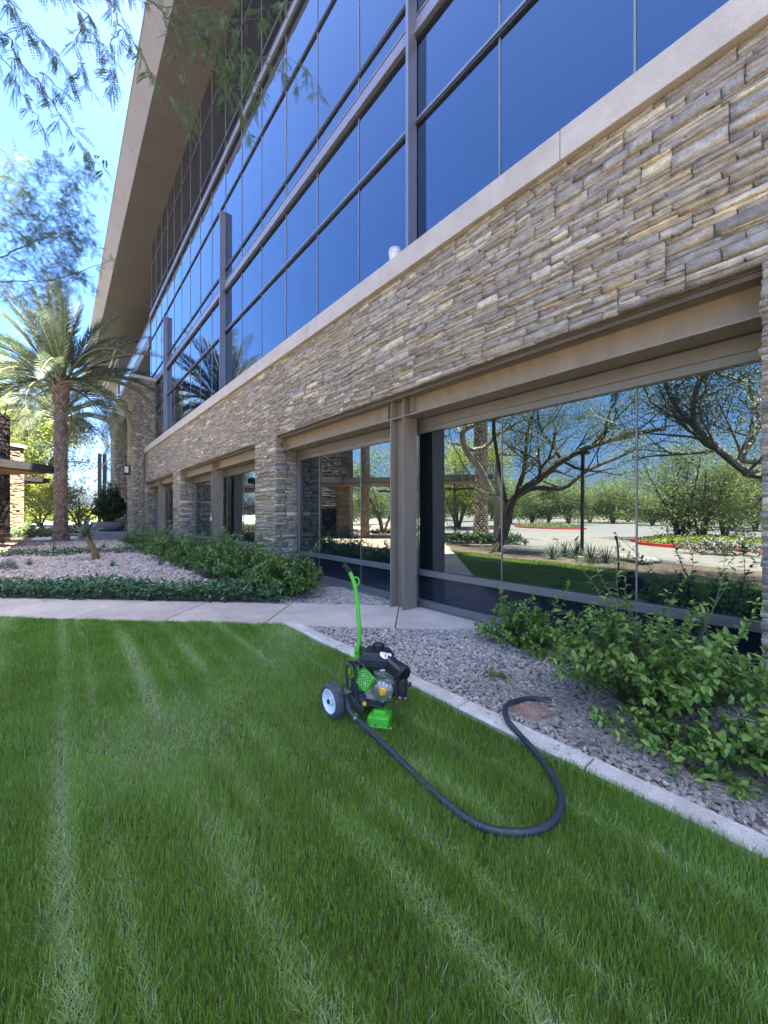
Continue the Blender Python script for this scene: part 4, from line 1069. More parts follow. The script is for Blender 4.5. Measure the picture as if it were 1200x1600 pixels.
def palm(c, H, rad, nf, sc_, label, group, seed=0, top=1.35, boots=True):
    rg = random.Random(seed)
    root = empty('date_palm', c, label=label, cat='palm tree', group=group)
    mb = MB(); hs = np.linspace(0, H, 12)
    def rz(z):
        t = z / H
        return rad * (1.22 - .3 * min(1, t * 6) + (.0 if t < .8 else (top - 1) * ((t - .8) / .2) ** .8))
    mb.tube([(0, 0, z - (.1 if z == 0 else 0)) for z in hs], [rz(z) * .93 for z in hs], 14, True, .1)
    z = .02; i = 0
    if boots:
        while z < H - .05:
            n = 11; step = .125 if z < H * .83 else .16
            for k in range(n):
                a = 2 * PI * (k + .5 * (i % 2)) / n + rg.uniform(-.05, .05); q = rz(z)
                u = Vector((math.cos(a), math.sin(a), 0)); t = Vector((-math.sin(a), math.cos(a), 0)); w_ = q * .27; b_ = Vector((0, 0, z))
                o = .05 * rg.uniform(.6, 1.3) * (1.0 if z < H * .83 else 1.8); hgt = step * 1.45
                v = [b_ + u * q * .9 - t * w_, b_ + u * q * .9 + t * w_, b_ + u * (q * .95 + o) + t * w_ * .55 + Vector((0, 0, hgt * .75)), b_ + u * (q * .95 + o) - t * w_ * .55 + Vector((0, 0, hgt * .75)), b_ + u * q * .88 + Vector((0, 0, hgt))]
                mb.add(v, [(0, 1, 2, 3), (3, 2, 4), (1, 4, 2), (0, 3, 4)], rg.random())
            z += step; i += 1
    link('trunk', mb.mesh('trunk', M['palm_trunk']), root)
    for k in range(nf):
        t = (k + .5) / nf; inc = .12 + 1.62 * t ** .9; az = k * 2.39996 + rg.uniform(-.25, .25)
        v = min(4, int(t * 5)); me, lf = FR[v]
        o = link('frond', me, root, (math.cos(az) * rad * .6, math.sin(az) * rad * .6, H - .1 - .25 * t)); s_ = sc_ * rg.uniform(.88, 1.08); o.scale = (s_,) * 3
        pit = inc - PI / 2 - (.35 * (1 - t))
        o.rotation_euler = (rg.uniform(-.3, .3), pit, az)
        link('leaflets', lf, o)
    return root
PG = 'date palms around the entrance'
pb = G(95, 845); palm((pb.x, pb.y, -.02), 8.9, .31, 50, 1.16, 'tall date palm with patterned trunk standing in front of the stone tower', PG, 1)
p2 = P(93, 815, 33); palm((p2.x, p2.y, -.05), 10.0, .33, 44, 1.05, 'second date palm partly hidden behind the tall one', PG, 2, boots=False)
q = RP(571, 838, 25); palm((q.x, q.y, -.05), 10.5, .30, 40, .9, 'sunlit slender date palm mirrored in the left window', PG, 3)
q = RP(752, 848, 21); palm((q.x, q.y, -.05), 11.0, .36, 40, .9, 'date palm with thick base mirrored beside the forked tree', PG, 4)

# trees
def tree(c, limbs, label, cat='tree', group=None, name='desert_tree', leaf='palo', bark='bark', nsub=3, gens=2, lsub=1.2, ncl=26, per=7, cl=.35, L=(.05, .10), wr=(.12, .2), spread=.9, up=.25, hang=0., seed=0, start=.35):
    """limbs: [(points, r0, r1)]; branches and leaf clusters grow along them"""
    rg = random.Random(seed)
    c = Vector(c); root = empty(name, c, label=label, cat=cat, group=group)
    mb = MB(); tw_ = MB(); anchors = []
    def grow(p, d, l, r, g):
        pts = [p]; d = d.normalized()
        for i in range(4):
            d = (d + Vector((rg.gauss(0, .22), rg.gauss(0, .22), rg.gauss(up * .3 - hang * g * .12, .16)))).normalized()
            pts.append(pts[-1] + d * l / 4)
        (mb if r > .012 else tw_).tube(pts, [r * (1 - .16 * i) for i in range(5)], 5 if r > .012 else 4, False)
        if g <= 0:
            anchors.extend(pts[1:]); return
        for k in range(nsub):
            t = rg.uniform(.3, 1); i = min(3, int(t * 4)); q = pts[i].lerp(pts[i + 1], t * 4 - i)
            dd = (d + Vector((rg.gauss(0, spread), rg.gauss(0, spread), rg.gauss(up, .45)))).normalized()
            grow(q, dd, l * rg.uniform(.5, .8), r * .5, g - 1)
        if g == 1: anchors.append(pts[-1])
    for pts, r0, r1, *bare in limbs:
        sp = spline(pts, 5); n = len(sp)
        mb.tube(sp, [r0 + (r1 - r0) * i / (n - 1) for i in range(n)], 8, True)
        for i in range(n if bare else int(n * start), n):
            if rg.random() < .62 or i == n - 1:
                t = (sp[min(i + 1, n - 1)] - sp[i - 1]).normalized()
                d = t * .5 + Vector((rg.gauss(0, spread), rg.gauss(0, spread), rg.gauss(up, .5)))
                grow(sp[i], d, lsub * rg.uniform(.6, 1.15), max(.01, (r0 + (r1 - r0) * i / (n - 1)) * .45), gens - 1)
    for m_, nm, mt in ((mb, 'trunk', bark), (tw_, 'twigs', 'twig')):
        if m_.v: link(nm, m_.mesh(nm, M[mt], True, c), root, kind='stuff' if nm == 'twigs' else None)
    A = np.array([tuple(a) for a in anchors]); n = len(A)
    if n:
        idx = R.integers(0, n, n * ncl)
        p = A[idx] + R.normal(0, cl, (len(idx), 3)) * np.array([1, 1, .6])
        d = rdir(len(p), .15 - hang, 1)
        dd = -CF * p[:, 0] + SF * p[:, 1]; lat = SF * p[:, 0] + CF * p[:, 1]
        ok = ~((dd > .2) & (dd < 6.5) & (np.abs(lat) < 1.1 * dd) & (np.abs(p[:, 2] - EYE) < 1.45 * dd))      # no crown leaves close in front of the camera
        p, d, idx = p[ok], d[ok], idx[ok]
        l = R.uniform(*L, len(p))
        V, T = leaves(p, d, l, l * R.uniform(*wr, len(p)), droop=.15)
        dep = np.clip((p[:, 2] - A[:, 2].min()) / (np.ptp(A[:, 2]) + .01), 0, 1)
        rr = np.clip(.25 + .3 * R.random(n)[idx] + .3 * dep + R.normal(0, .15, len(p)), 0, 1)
        link('crown', fmesh('crown', V - np.array(c), None, T, M[leaf], False, np.repeat(rr, 4)), root, kind='stuff')
    return root
# ------------------------------------------------------------------ THE GROUNDS ACROSS THE LAWN (seen in the glass) AND BEYOND
sheet('mulch_bed', [(16, -5.7), (16, -2.49), (-2.49 + WA, -2.49), (-12.5, -5.7)], -.03, M['soil'])
M['drive'] = mk('driveway pavers', (.29, .265, .245), None, .9, .9, .14)
t = M['drive'].node_tree; N = t.nodes; L_ = t.links
bk_ = N.new('ShaderNodeTexBrick'); bk_.inputs['Scale'].default_value = 1.0; bk_.inputs['Brick Width'].default_value = .42; bk_.inputs['Row Height'].default_value = .21; bk_.inputs['Mortar Size'].default_value = .012
bk_.inputs['Color1'].default_value = (.22, .20, .185, 1); bk_.inputs['Color2'].default_value = (.175, .158, .145, 1); bk_.inputs['Mortar'].default_value = (.13, .12, .11, 1)
g_ = N.new('ShaderNodeNewGeometry'); mp_ = N.new('ShaderNodeMapping'); mp_.inputs['Rotation'].default_value = (0, 0, .6); L_.new(g_.outputs['Position'], mp_.inputs[0]); L_.new(mp_.outputs[0], bk_.inputs['Vector'])
vm = [n for n in N if n.type == 'VECT_MATH'][0]; L_.new(bk_.outputs['Color'], vm.inputs[0])
sheet('driveway', [(60, -22), (60, -5.72), (-12.48, -5.72), (-17, -9.5), (-26, -22)], -.04, M['drive'])
sheet('parking_lot', [(80, -75), (80, -22.02), (-26.02, -22.02), (-80, -75)], -.045, M['asphalt'])
sheet('cross_walk', [(-60, -1.2), (-60, 1.0), (-29.6, 1.0), (-29.6, -1.2)], -.02, M['pale_concrete'])
sheet('far_street', [(-200, -90), (-200, 40), (-66, 40), (-56, -20), (-80, -90)], -.05, M['pale_concrete'])
def island(name, c, rx, ry, rot, label, fill_mat):
    root = empty(name, c, kind='structure', label=label)
    n = 40; mb = MB(); v = []
    for k in range(n):
        a = 2 * PI * k / n; ca, sa = math.cos(a), math.sin(a)
        for q, z in ((1.0, -.05), (1.0, .10), (1 - .15 / rx, .11), (1 - .15 / rx, -.05)):
            x, y = rx * q * ca, ry * (q if q == 1 else 1 - .15 / ry) * sa
            v.append((x * math.cos(rot) - y * math.sin(rot), x * math.sin(rot) + y * math.cos(rot), z))
    f = [(k * 4 + j, k * 4 + j + 1, ((k + 1) % n) * 4 + j + 1, ((k + 1) % n) * 4 + j) for k in range(n) for j in range(3)]
    mb.add(v, f); link('kerb_ring', mb.mesh('kerb_ring', M['red'], False), root)
    mb = MB(); mb.add([v[k * 4 + 3][:2] + (.07,) for k in range(n)], [tuple(range(n))]); link('planting_soil', mb.mesh('planting_soil', M['soil']), root)
    m = 5200; a = R.uniform(0, 2 * PI, m); q = np.sqrt(R.random(m)) * .93; x, y = rx * q * np.cos(a), ry * q * np.sin(a)
    p = np.stack([c[0] + x * math.cos(rot) - y * math.sin(rot), c[1] + x * math.sin(rot) + y * math.cos(rot), .08 + .38 * (1 - q ** 3) * R.uniform(.4, 1, m)], 1); l = R.uniform(.10, .22, m)
    leaf_obj('ground_cover', p, rdir(m, .4), l, l * .3, M[fill_mat], root, kind='stuff')
ia, ib = RP(968, 842, 21.5), RP(1156, 860, 15.6)
d_ = (ib - ia); rot_ = math.atan2(d_.y, d_.x); nrm = Vector((d_.y, -d_.x, 0)).normalized()
if nrm.y > 0: nrm = -nrm
ic = (ia + ib) / 2 + nrm * 2.2
island('traffic_island', (ic.x, ic.y, 0), d_.length / 2 * 1.15, 2.6, rot_, 'planted traffic island with red painted kerb', 'yellow_leaf')
ja = RP(857, 823, 42); island('traffic_island', (ja.x, ja.y, 0), 5.5, 2.2, .5, 'far traffic island with red painted kerb', 'palo')
# trees by the lawn
def rl(pts, d0, d1, r0, r1):
    n = len(pts); return ([RP(x, y, d0 + (d1 - d0) * i / (n - 1)) for i, (x, y) in enumerate(pts)], r0, r1)
b1 = RP(775, 866, 15.0); b1.z = -.05
limbs = [([b1] + rl([(789, 831), (795, 808), (808, 775), (844, 749), (881, 720), (925, 698), (998, 676), (1040, 668)], 15, 11.5, 0, 0)[0], .21, .05),
         rl([(806, 778), (837, 762), (881, 762), (918, 735), (965, 716), (1000, 700)], 14.8, 13, .11, .03),
         rl([(810, 770), (821, 740), (824, 705), (830, 660), (850, 610)], 14.8, 14, .10, .03),
         rl([(881, 720), (866, 694), (848, 669), (840, 630)], 14, 13.5, .06, .03),
         rl([(925, 698), (960, 660), (1000, 620)], 12.9, 11.6, .06, .02),
         ([RP(797, 800, 14.9), RP(790, 770, 14.2), Vector((-7.6, -2.3, 4.6)), Vector((-5.6, -1.2, 5.5)), Vector((-4.1, -.55, 5.15)), P(-40, -40, 2.6)], .09, .018, 1)]
forked = tree((b1.x, b1.y, 0), limbs, 'dark leaning mesquite tree on the far edge of the lawn, mirrored in the window', 'tree', None, 'mesquite_tree', 'mesquite', 'bark', 4, 2, 1.9, 26, 7, .26, (.05, .11), (.10, .16), .9, .2, .12, 3, .35)
b0 = RP(779, 852, 17.5); b0.z = -.05
limbs = [([b0] + rl([(780, 806), (778, 789), (763, 763), (750, 736), (733, 710), (725, 689), (729, 674), (755, 661), (789, 644), (820, 630)], 17.5, 15, 0, 0)[0], .22, .07),
         rl([(733, 704), (755, 702), (778, 682), (801, 665), (830, 650)], 16.5, 15, .10, .03), rl([(779, 795), (777, 731), (780, 712), (810, 711), (847, 716)], 17.3, 15.5, .10, .03)]
tree((b0.x, b0.y, 0), limbs, 'pale barked mesquite tree behind the leaning one, mirrored in the window', 'tree', None, 'mesquite_tree', 'mesquite', 'pale_bark', 4, 2, 1.9, 26, 7, .28, (.06, .12), (.10, .16), .9, .3, .0, 5, .45)
b2 = Vector((1.9, -2.7, -.05))
limbs = [([b2, Vector((1.8, -2.65, 1.0)), Vector((1.0, -2.4, 1.9))] + rl([(1190, 740), (1165, 733), (1130, 706), (1100, 680), (1082, 662)], 8, 8.2, 0, 0)[0], .12, .065),
         rl([(1082, 662), (1060, 640), (1044, 610), (1034, 585), (1028, 555)], 8.2, 8.6, .055, .03), rl([(1084, 664), (1082, 630), (1092, 595), (1105, 578), (1120, 552)], 8.2, 7.6, .06, .045),
         rl([(1092, 622), (1130, 605), (1165, 588), (1200, 575)], 8.2, 7.8, .03, .02), ([Vector((1.5, -2.6, 1.5)), Vector((1.1, -2.4, 2.3))] + rl([(1192, 718), (1160, 716), (1178, 680), (1186, 650), (1170, 600)], 8.0, 8.4, 0, 0)[0], .09, .03)]
tree((b2.x, b2.y, 0), limbs, 'pale limbed tree at the right, mirrored in the window', 'tree', None, 'mesquite_tree', 'mesquite', 'pale_bark', 4, 2, 1.7, 30, 7, .26, (.05, .10), (.10, .16), .9, .35, .0, 8, .5)

# fine leaved branches hanging into view at the top left, part of the leaning mesquite
def pinna_leaves(paths, step, plen, lw, n_pairs, droop):
    st = MB(); Vv = []; Tt = []; rr = []
    for pts, r0 in paths:
        sp = spline(pts, 6); n = len(sp)
        sp = [p + Vector((random.gauss(0, .008), random.gauss(0, .008), random.gauss(0, .008))) for p in sp]
        st.tube(sp, [r0 * (1 - .75 * i / (n - 1)) for i in range(n)], 5, False)
        acc = 0
        for i in range(1, n):
            seg = sp[i] - sp[i - 1]; L = seg.length; acc += L
            while acc > step:
                acc -= step * random.uniform(.6, 1.4); o = sp[i] - seg * random.random(); ax = seg.normalized()
                for _ in range(random.choice([1, 2, 2, 3])):
                    d0 = (ax * random.uniform(-.1, .7) + Vector((random.gauss(0, .8), random.gauss(0, .8), random.gauss(-droop, .4)))).normalized()
                    pet = o + d0 * plen * random.uniform(.15, .5)
                    st.tube([o, pet], .0008, 3, False)
                    for s in (-1, 1):
                        d = (d0 + Vector((random.gauss(0, .45), random.gauss(0, .45), random.gauss(-droop * .7, .3)))).normalized()
                        Lp = plen * random.uniform(.65, 1.15); sd = d.cross(Vector((random.gauss(0, .5), random.gauss(0, .5), 1))).normalized(); sag = Vector((0, 0, -1)) * .22
                        for k in range(n_pairs):
                            t = (k + .6) / n_pairs; p = pet + d * Lp * t + sag * Lp * t * t
                            for q in (-1, 1):
                                e = (sd * q + d * .35).normalized(); l = Lp * .20 * (1 - .35 * abs(t - .45) * 2) * random.uniform(.8, 1.15); w_ = l * lw
                                b = len(Vv); Vv += [p, p + e * l * .5 + d * w_, p + e * l, p + e * l * .5 - d * w_]; Tt += [(b, b + 1, b + 2), (b, b + 2, b + 3)]; rr += [random.random()] * 4
    return st, Vv, Tt, rr
def br_(pts, d0, d1): n = len(pts); return [P(x, y, d0 + (d1 - d0) * i / (n - 1)) for i, (x, y) in enumerate(pts)]
hub = P(-40, -40, 2.6)
near = [([hub] + br_([(20, -30), (110, -25), (190, -20), (234, 0), (269, 30), (303, 48), (329, 65), (360, 82), (403, 93), (442, 113), (470, 140)], 2.7, 3.3), .008),
        (br_([(290, 40), (330, 55), (370, 40), (410, 20), (450, 0)], 3.0, 3.2), .004), (br_([(300, 47), (320, 85), (350, 120), (375, 165), (392, 215)], 3.0, 3.1), .004), (br_([(360, 82), (385, 120), (395, 160), (388, 200)], 3.1, 3.2), .004),
        (br_([(255, 15), (300, 10), (345, 15), (380, -10)], 2.95, 3.1), .004), (br_([(269, 30), (272, 70), (282, 110), (300, 160), (302, 215)], 3.0, 3.1), .004), (br_([(403, 93), (440, 90), (480, 110), (500, 150)], 3.2, 3.3), .003), (br_([(330, 62), (352, 95), (372, 100), (400, 130), (412, 150)], 3.0, 3.2), .003),
        (br_([(230, 0), (275, -20), (330, -30), (400, -30)], 3.0, 3.2), .004), (br_([(345, 12), (370, 60), (392, 90)], 3.0, 3.2), .003), (br_([(300, 12), (320, 40), (340, 75), (352, 150)], 3.0, 3.1), .003),
        ([hub] + br_([(60, -60), (150, -40), (173, 4), (190, 43), (217, 74), (238, 113), (264, 147), (285, 175)], 2.5, 2.7), .006), (br_([(190, 43), (175, 70), (182, 110), (165, 140)], 2.5, 2.5), .003),
        (br_([(90, -30), (117, 0), (139, 26), (152, 56), (169, 87), (180, 125)], 2.3, 2.4), .004), (br_([(139, 26), (120, 60), (128, 100), (140, 130)], 2.3, 2.3), .003),
        (br_([(-40, 0), (0, 43), (26, 87), (52, 121), (82, 160), (104, 195), (130, 230), (165, 270)], 2.2, 2.4), .005), (br_([(-30, -30), (13, 0), (39, 39), (69, 69), (100, 100), (112, 135)], 2.2, 2.3), .004),
        (br_([(-30, 60), (10, 100), (30, 140), (60, 190), (75, 240)], 2.2, 2.4), .004), (br_([(52, 121), (80, 125), (100, 150)], 2.3, 2.3), .002)]
st, Vv, Tt, rr = pinna_leaves(near, .047, .085, .27, 10, .7)
fb = Vector(forked.location)
link('hanging_branch', (lambda m_: m_.mesh('hanging_branch', M['twig'], True, fb))(st), forked)
link('hanging_leaves', fmesh('hanging_leaves', np.array([tuple(v - fb) for v in Vv]), None, Tt, M['mesquite'], False, rr), forked, kind='stuff')
far_ = [(br_([(-50, 420), (0, 403), (52, 377), (87, 370), (126, 377), (165, 390)], 5.5, 6), .012), (br_([(-40, 440), (20, 440), (82, 437), (140, 418), (190, 400)], 5.5, 6), .010), (br_([(-40, 250), (0, 275), (40, 300), (80, 340), (120, 360)], 5.2, 5.8), .007),
        (br_([(-40, 300), (10, 330), (60, 345), (110, 330), (135, 315)], 5.2, 5.8), .007), (br_([(-40, 200), (0, 230), (30, 270), (60, 300), (100, 310)], 5.0, 5.6), .006), (br_([(-30, 360), (30, 365), (60, 400), (90, 430), (100, 470)], 5.4, 6), .006), (br_([(-40, 340), (0, 350), (40, 380), (80, 410), (130, 440)], 5.4, 6), .006), (br_([(-40, 470), (10, 470), (50, 460), (100, 480)], 5.6, 6), .006)]
far_ += [(br_([(x, y), (x + random.uniform(15, 30), y + random.uniform(-25, 25)), (x + random.uniform(35, 60), y + random.uniform(-35, 45))], 5.4, 5.8), .003) for x, y in [(random.uniform(-20, 110), random.uniform(240, 470)) for _ in range(95)]]
far_ += [([Vector((-9.2, -3.4, 2.6)), Vector((-9.3, -2.6, 3.6)), Vector((-9.0, -1.6, 4.4)), P(-50, 420, 5.5)], .03), ([Vector((-9.0, -1.6, 4.4)), P(-60, 330, 5.3), P(-40, 200, 5.0)], .015)]
st, Vv, Tt, rr = pinna_leaves(far_, .075, .13, .22, 7, .25)
link('hanging_branch', st.mesh('hanging_branch', M['twig'], True, fb), forked)
link('hanging_leaves', fmesh('hanging_leaves', np.array([tuple(v - fb) for v in Vv]), None, Tt, M['mesquite'], False, rr), forked, kind='stuff')

def bush_tree(c, h, w_, label, leaf, group, seed, nl=4, dens=16, L=(.10, .22), name='desert_tree', bark='bark', cat='tree', r=.12, gens=2, nsub=3, cl=.42, base=.28):
    rg = random.Random(seed); c = Vector(c); limbs = []
    for k in range(nl):
        a = 2 * PI * k / nl + rg.uniform(-.5, .5); e = Vector((math.cos(a), math.sin(a), 0)); q = rg.uniform(.55, .9)
        limbs.append(([c + e * .08 - Vector((0, 0, .1)), c + e * w_ * .12 * q + Vector((0, 0, h * base)), c + e * w_ * .30 * q + Vector((0, 0, h * .55)), c + e * w_ * .42 * q + Vector((0, 0, h * rg.uniform(.78, .92)))], r * rg.uniform(.7, 1.1), r * .2))
    return tree(c, limbs, label, cat, group, name, leaf, bark, nsub, gens, w_ * .30, dens, 7, cl, L, (.14, .24), .95, .05, .05, seed, .22)
q = RP(1062, 838, 21); bush_tree((q.x, q.y, .05), 5.2, 6.2, 'feathery pale green tree on the red kerbed island', 'palo', None, 21, 5, 20, (.10, .2), cl=.4)
q = RP(1095, 842, 20); bush_tree((q.x, q.y, .05), 4.2, 4.6, 'smaller pale tree at the right part of the island', 'palo', None, 22, 4, 16, (.10, .2))
q = RP(1134, 835, 27); bush_tree((q.x, q.y, 0), 4.4, 5, 'round headed tree beyond the island', 'palo', None, 23, 4, 22, (.14, .26), nl=1 + 2, base=.4) if False else bush_tree((q.x, q.y, 0), 4.4, 5, 'round headed tree beyond the island', 'palo', None, 23, 4, 22, (.14, .26), base=.4)
q = RP(717, 815, 36); bush_tree((q.x, q.y, 0), 7.5, 9.5, 'bright yellow green tree behind the mirrored date palm', 'yellow_leaf', None, 24, 5, 34, (.18, .34), cl=.6)
q = RP(600, 818, 34); bush_tree((q.x, q.y, 0), 6.5, 9, 'airy grey green tree mirrored in the left window', 'palo', None, 25, 5, 24, (.16, .3), cl=.6)
proto = None
PT = 'rows of trees around the parking lot'
for i, (x, d, s) in enumerate([(835, 52, 1), (862, 62, 1.1), (890, 50, .9), (925, 66, 1.1), (960, 58, 1), (985, 70, 1.1), (1020, 60, 1.0), (1150, 48, 1.1), (1180, 40, 1.1), (800, 60, 1.1), (770, 72, 1.2), (745, 60, 1.0), (690, 66, 1.2), (660, 58, 1.1), (575, 62, 1.1), (545, 55, 1.0), (1230, 46, 1.1), (1290, 38, 1.1)]):
    q = RP(x, 802 + 900 / d, d)
    lb = 'small green parking lot tree mirrored in the windows'
    if proto is None: proto = bush_tree((q.x, q.y, 0), 4.8, 6.5, lb, 'palo', PT, 30, 4, 17, (.2, .36), cl=.55)
    else:
        o = copy_tree(proto); o.location = (q.x, q.y, 0); o.rotation_euler = (0, 0, random.uniform(0, 6)); s *= random.uniform(.85, 1.15); o.scale = (s, s, s * random.uniform(.85, 1.1))
# far dark line of scrub
x, y = samp(9000, (-120, 90), (-96, -80), lambda x, y: x > -200)
p = np.stack([x, y, R.uniform(0, 2.6, len(x)) * (.7 + .3 * vnoise(x, y, .15, 9))], 1); l = R.uniform(.4, 1.0, len(x))
leaf_obj('far_scrub', p, rdir(len(x), .3), l, l * .3, M['olive'], None, kind='stuff', label='dark line of scrub beyond the parking lot', cat='scrub')
# yuccas in the mulch
YL = ['leftmost spiky yucca in the mulch across the lawn', 'tallest spiky yucca beside the slim lamp post', 'spiky yucca just in front of the lamp post', 'rightmost spiky yucca across the lawn, next to the boulders', 'rearmost spiky yucca between the leftmost one and the lamp post']
proto = None
for i, (px_, py_, d, s) in enumerate([(866, 868, 12.8, 1), (905, 864, 13.2, 1.15), (925, 872, 12.2, 1.05), (948, 874, 12, .95), (885, 862, 13.8, 1.0)]):
    q = RP(px_, py_, d)
    if proto is None: proto = rosette((q.x, q.y, 0), 46, .62, .014, YL[0], 'yucca', 'yucca', (.1, 1.75), 'agave', 'yuccas across the lawn', curl=.05)
    else:
        o = copy_tree(proto); o.location = (q.x, q.y, 0); o.rotation_euler = (0, 0, i * 1.3); o.scale = (s,) * 3; o['label'] = YL[i]
q0, q1 = RP(800, 850, 19), RP(700, 850, 19)
for i in range(7):
    t = i / 6; q = q0.lerp(q1, t); shrub((q.x, q.y + random.uniform(-.3, .3), 0), .9, .7, .55, 40, 16, (.10, .2), (.2, .3), 'olive', 'low dark shrub in the bed along the driveway', 'low shrubs along the driveway')
for i, (px_, d) in enumerate([(1095, 15.5), (1125, 15), (1155, 14.6), (660, 30), (640, 30), (600, 28)]):
    q = RP(px_, 802 + 900 / d, d); shrub((q.x, q.y, 0), 1.0, .9, .7, 40, 16, (.08, .16), (.2, .3), 'silver' if i < 3 else 'olive', 'grey mounded shrub beside the driveway' if i < 3 else 'dark mounded shrub near the entrance canopy', 'mounded shrubs by the driveway' if i < 3 else 'mounded shrubs near the canopy')
for i, (px_, d, sx) in enumerate([(975, 12.6, .30), (1000, 12.0, .4), (1020, 12.3, .28)]):
    q = RP(px_, 0, d); v = ICO * np.array([sx, sx * .8, sx * .5]) * (1 + R.uniform(-.15, .15, (12, 1)))
    link('boulder', fmesh('boulder', v, None, ICF, M['pale_concrete'], False, np.zeros(12)), None, (q.x, q.y, sx * .2), label=('left small', 'middle largest', 'right smallest')[i] + ' pale angular boulder in the mulch across the lawn', cat='boulder', group='pale boulders across the lawn')
# lamp posts
q = RP(912, 870, 12.6); lr = empty('lamp_post', (q.x, q.y, 0), label='slim dark lamp post among the yuccas', cat='lamp post')
MB().tube([(q.x, q.y, -.05), (q.x, q.y, 3.4)], .055, 10).obj('post', M['plastic'], lr, True)
MB().lathe((q.x, q.y, 3.4), (0, 0, 1), [(0, .06), (.02, .20), (.10, .24), (.14, .05)], 16).obj('lamp_head', M['plastic'], lr, True)
MB().lathe((q.x, q.y, -.03), (0, 0, 1), [(0, .14), (.12, .14), (.14, .06)], 12).obj('footing', M['pale_concrete'], lr)
q = RP(964, 806, 75); lr = empty('light_pole', (q.x, q.y, 0), label='tall parking lot light pole with two heads', cat='light pole')
MB().tube([(q.x, q.y, -.05), (q.x, q.y, 9)], .10, 8).obj('pole', M['plastic'], lr, True)
for s in (-1, 1): MB().box(q.x + s * .9 - .45, q.x + s * .9 + .45, q.y - .2, q.y + .2, 8.9, 9.05).obj('lamp_head', M['plastic'], lr)

# second building: shade darkened stone block with a wide flat entrance canopy, turned 45 degrees
cb = empty('entrance_pavilion', (-22, -5, 0), label='low pavilion with shade darkened stone block and wide flat rounded canopy', cat='building')
EE, EB = Vector((.7071, -.7071, 0)), Vector((-.7071, -.7071, 0)); O0 = Vector((-23.6, -.35, 0))
def slab45(mb, o, s0, s1, t0, t1, z0, z1, rad=0.0):
    pts = []
    for (cs, ct, a0) in ((s0 + rad, t0 + rad, PI), (s1 - rad, t0 + rad, 1.5 * PI), (s1 - rad, t1 - rad, 0), (s0 + rad, t1 - rad, .5 * PI)):
        for k in range(7 if rad else 1):
            a = a0 + (PI / 2) * k / 6; pts.append(o + EE * (cs + rad * math.cos(a)) + EB * (ct + rad * math.sin(a)))
    n = len(pts); v = [(p.x, p.y, z0) for p in pts] + [(p.x, p.y, z1) for p in pts]
    mb.add(v, [tuple(range(n)), tuple(range(n, 2 * n))[::-1]] + [(i, n + i, n + (i + 1) % n, (i + 1) % n) for i in range(n)]); return mb
slab45(MB(), O0, -.75, 14.8, 0, 3.2, 3.42, 3.74, .8).obj('canopy', M['roof_dark'], cb)
slab45(MB(), O0, -.5, 14.5, .25, 2.95, 3.36, 3.415, .7).obj('canopy_soffit', M['wood_soffit'], cb)
slab45(MB(), Vector((-37.6, -.2, 0)), 0, 14, 0, 6, 3.75, 4.05, .8).obj('canopy', M['roof_dark'], cb)
slab45(MB(), Vector((-37.6, -.2, 0)), .2, 13.8, .2, 5.8, 3.68, 3.745, .7).obj('canopy_soffit', M['wood_soffit'], cb)
slab45(MB(), O0, 7.6, 14.6, 2.0, 2.3, 2.95, 3.07).obj('canopy_beam', M['roof_dark'], cb)
def stones45(o, s0, s1, t0, z0, z1, seed, along, mat, name, out):
    """stone facing on a face turned 45 degrees"""
    keep = STONES[:]; STONES.clear()
    f = (lambda u, z, d: tuple(o + along * u - out * (-d) + Vector((0, 0, z))))
    stone_wall(s0, s1, z0, z1, f, seed, big=1.2, cols=3, rows=2)
    V = []; Q = []; r = []
    for c, W, F, a, q in STONES:
        b = len(V); V += W; Q += [tuple(i + b for i in ff) for ff in F]; r += [q] * len(W)
    STONES.clear(); STONES.extend(keep)
    link(name, fmesh(name, np.array(V) - np.array(cb.location), Q, None, M[mat], False, r), cb, kind='stuff')
B_ = Vector((-27.3, -1.9, 0))
slab45(MB(), B_, .02, 6.8, .02, 1.4, -.05, 6.5).obj('stone_block', M['shade_dark_stone'], cb)
stones45(B_, 0, 6.8, 0, 0, 6.45, 61, EE, 'shade_dark_stone', 'stone_facing', -EB)
stones45(B_ + EB * 1.4, 0, 1.4, 0, 0, 6.45, 62, -EB, 'shade_dark_stone', 'stone_facing', -EE)
PQ = P(26, 840, 25.5); PQ.z = 0; PQ = PQ - EE * .45
slab45(MB(), PQ, .02, .98, .02, .98, -.05, 5.9).obj('stone_pier', M['warm_stone'], cb); slab45(MB(), PQ, -.12, 1.12, -.12, 1.12, 5.902, 6.1).obj('pier_cap', M['cap'], cb)
stones45(PQ, 0, 1, 0, 0, 5.88, 63, EE, 'warm_stone', 'stone_facing', -EB); stones45(PQ + EB, 0, 1, 0, 0, 5.88, 64, -EB, 'warm_stone', 'stone_facing', -EE)
PQ = B_ + EE * 6.0 - EB * .9
slab45(MB(), PQ, 0, 1, 0, .88, -.05, 3.38).obj('stone_pier', M['warm_stone'], cb)
stones45(PQ, 0, 1, 0, 0, 3.36, 65, EE, 'warm_stone', 'stone_facing', -EB)
for s_ in (12.6, 14.0):
    c_ = O0 + EE * s_ + EB * 2.1; MB().tube([(c_.x, c_.y, -.05), (c_.x, c_.y, 3.385)], .06, 8).obj('canopy_post', M['roof_dark'], cb)

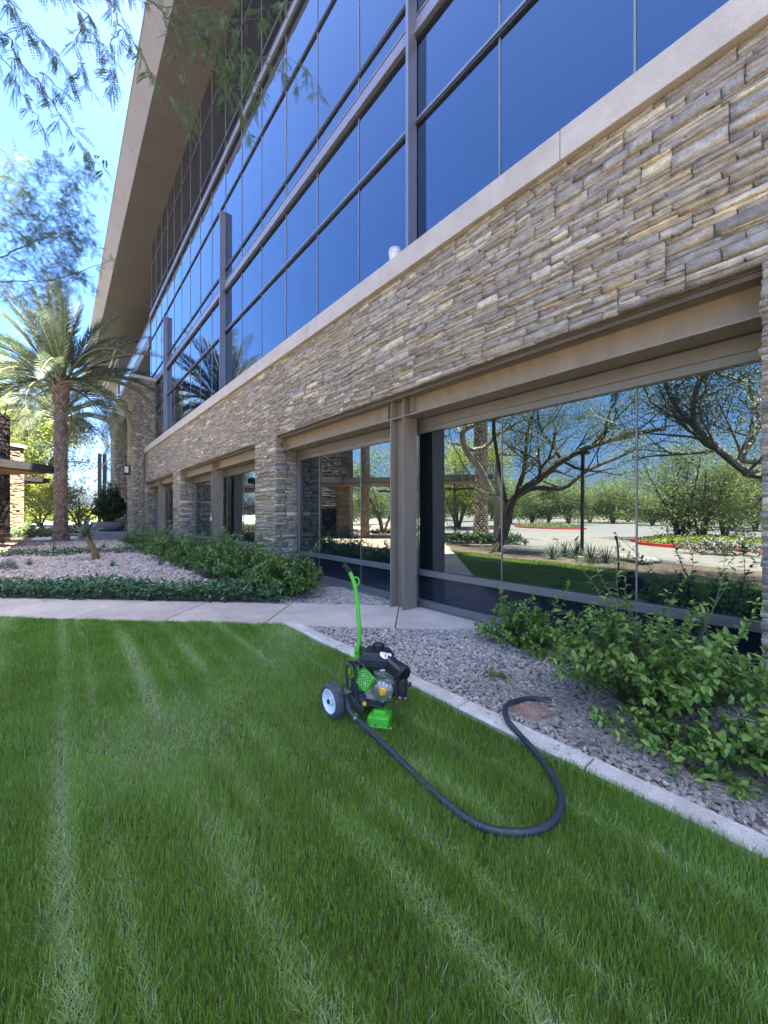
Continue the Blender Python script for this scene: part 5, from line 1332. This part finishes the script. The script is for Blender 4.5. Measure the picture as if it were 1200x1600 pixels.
# planter bowl, steps and planting in front of the tower
pw = Vector((-30.3, 2.5, 0)); 
for k, (z0, z1, e) in enumerate(((-.05, .17, 1.55), (.172, .36, 1.15))):
    MB().box(pw.x - e - .6, pw.x + e + 1.2, pw.y - e, TY - .02 if k else TY - .04, z0, z1).obj('stone_step', M['planter'], None, bevel=.01, label=('low' if k == 0 else 'upper') + ' pale stone slab step under the planter bowl', cat='step')
bw = empty('planter_bowl', (pw.x, pw.y, .362), label='wide grey concrete planter bowl in front of the tower portal', cat='planter')
MB().lathe((pw.x, pw.y, .363), (0, 0, 1), [(0, .42), (.05, .62), (.25, .83), (.5, .95), (.60, .97), (.61, .90), (.52, .88), (.52, 0)], 36).obj('bowl', M['planter'], bw, True)
shrub((pw.x - .05, pw.y, .88), 1.05, .95, 2.9, 200, 34, (.12, .24), (.16, .24), 'olive', 'dense dark green bush growing in the planter bowl', None, 'bush', lo=.05, cat='bush')
q = P(125, 812, 31); bush_tree((q.x, q.y, 0), 3.4, 4.0, 'thin airy dark tree beside the planter bowl', 'olive', None, 41, 4, 9, (.12, .22), cl=.3)
# trees and bushes beyond, left
q = P(62, 818, 44); bush_tree((q.x, q.y, 0), 5.2, 7.5, 'yellow green sunlit tree with dark forked trunk behind the palm', 'yellow_leaf', None, 42, 4, 30, (.16, .3), cl=.5, r=.16)
q = P(20, 815, 46); bush_tree((q.x, q.y, 0), 15, 17, 'big bright leafy tree rising above the pavilion', 'yellow_leaf', None, 43, 6, 50, (.25, .5), cl=1.0, r=.3)
q = P(-40, 815, 30); bush_tree((q.x, q.y, 0), 12.5, 12, 'tall bright mesquite at the left edge behind the hanging branches', 'palo', None, 44, 6, 42, (.18, .36), cl=.8, r=.25)
proto = None
for i, (x, d, s) in enumerate([(95, 62, 1), (118, 70, 1.1), (135, 78, 1.2), (150, 90, 1.2), (50, 66, 1.1), (75, 72, 1.1), (30, 60, 1.0), (5, 66, 1.1)]):
    q = P(x, 802 + 900 / d, d)
    if proto is None: proto = shrub((q.x, q.y, 0), 3.2, 3.0, 2.6, 70, 20, (.3, .6), (.2, .3), 'yellow_leaf', 'sunlit yellow green bush across the far street', 'sunlit bushes across the street')
    else:
        o = copy_tree(proto); o.location = (q.x, q.y, 0); o.scale = (s, s, s * random.uniform(.8, 1.2)); o.rotation_euler = (0, 0, i)
q = P(50, 835, 27); shrub((q.x - .5, q.y - .2, 0), .5, .5, 1.0, 40, 18, (.12, .22), (.14, .2), 'lance', 'small green plant at the foot of the stone pier', None, 'shrub')
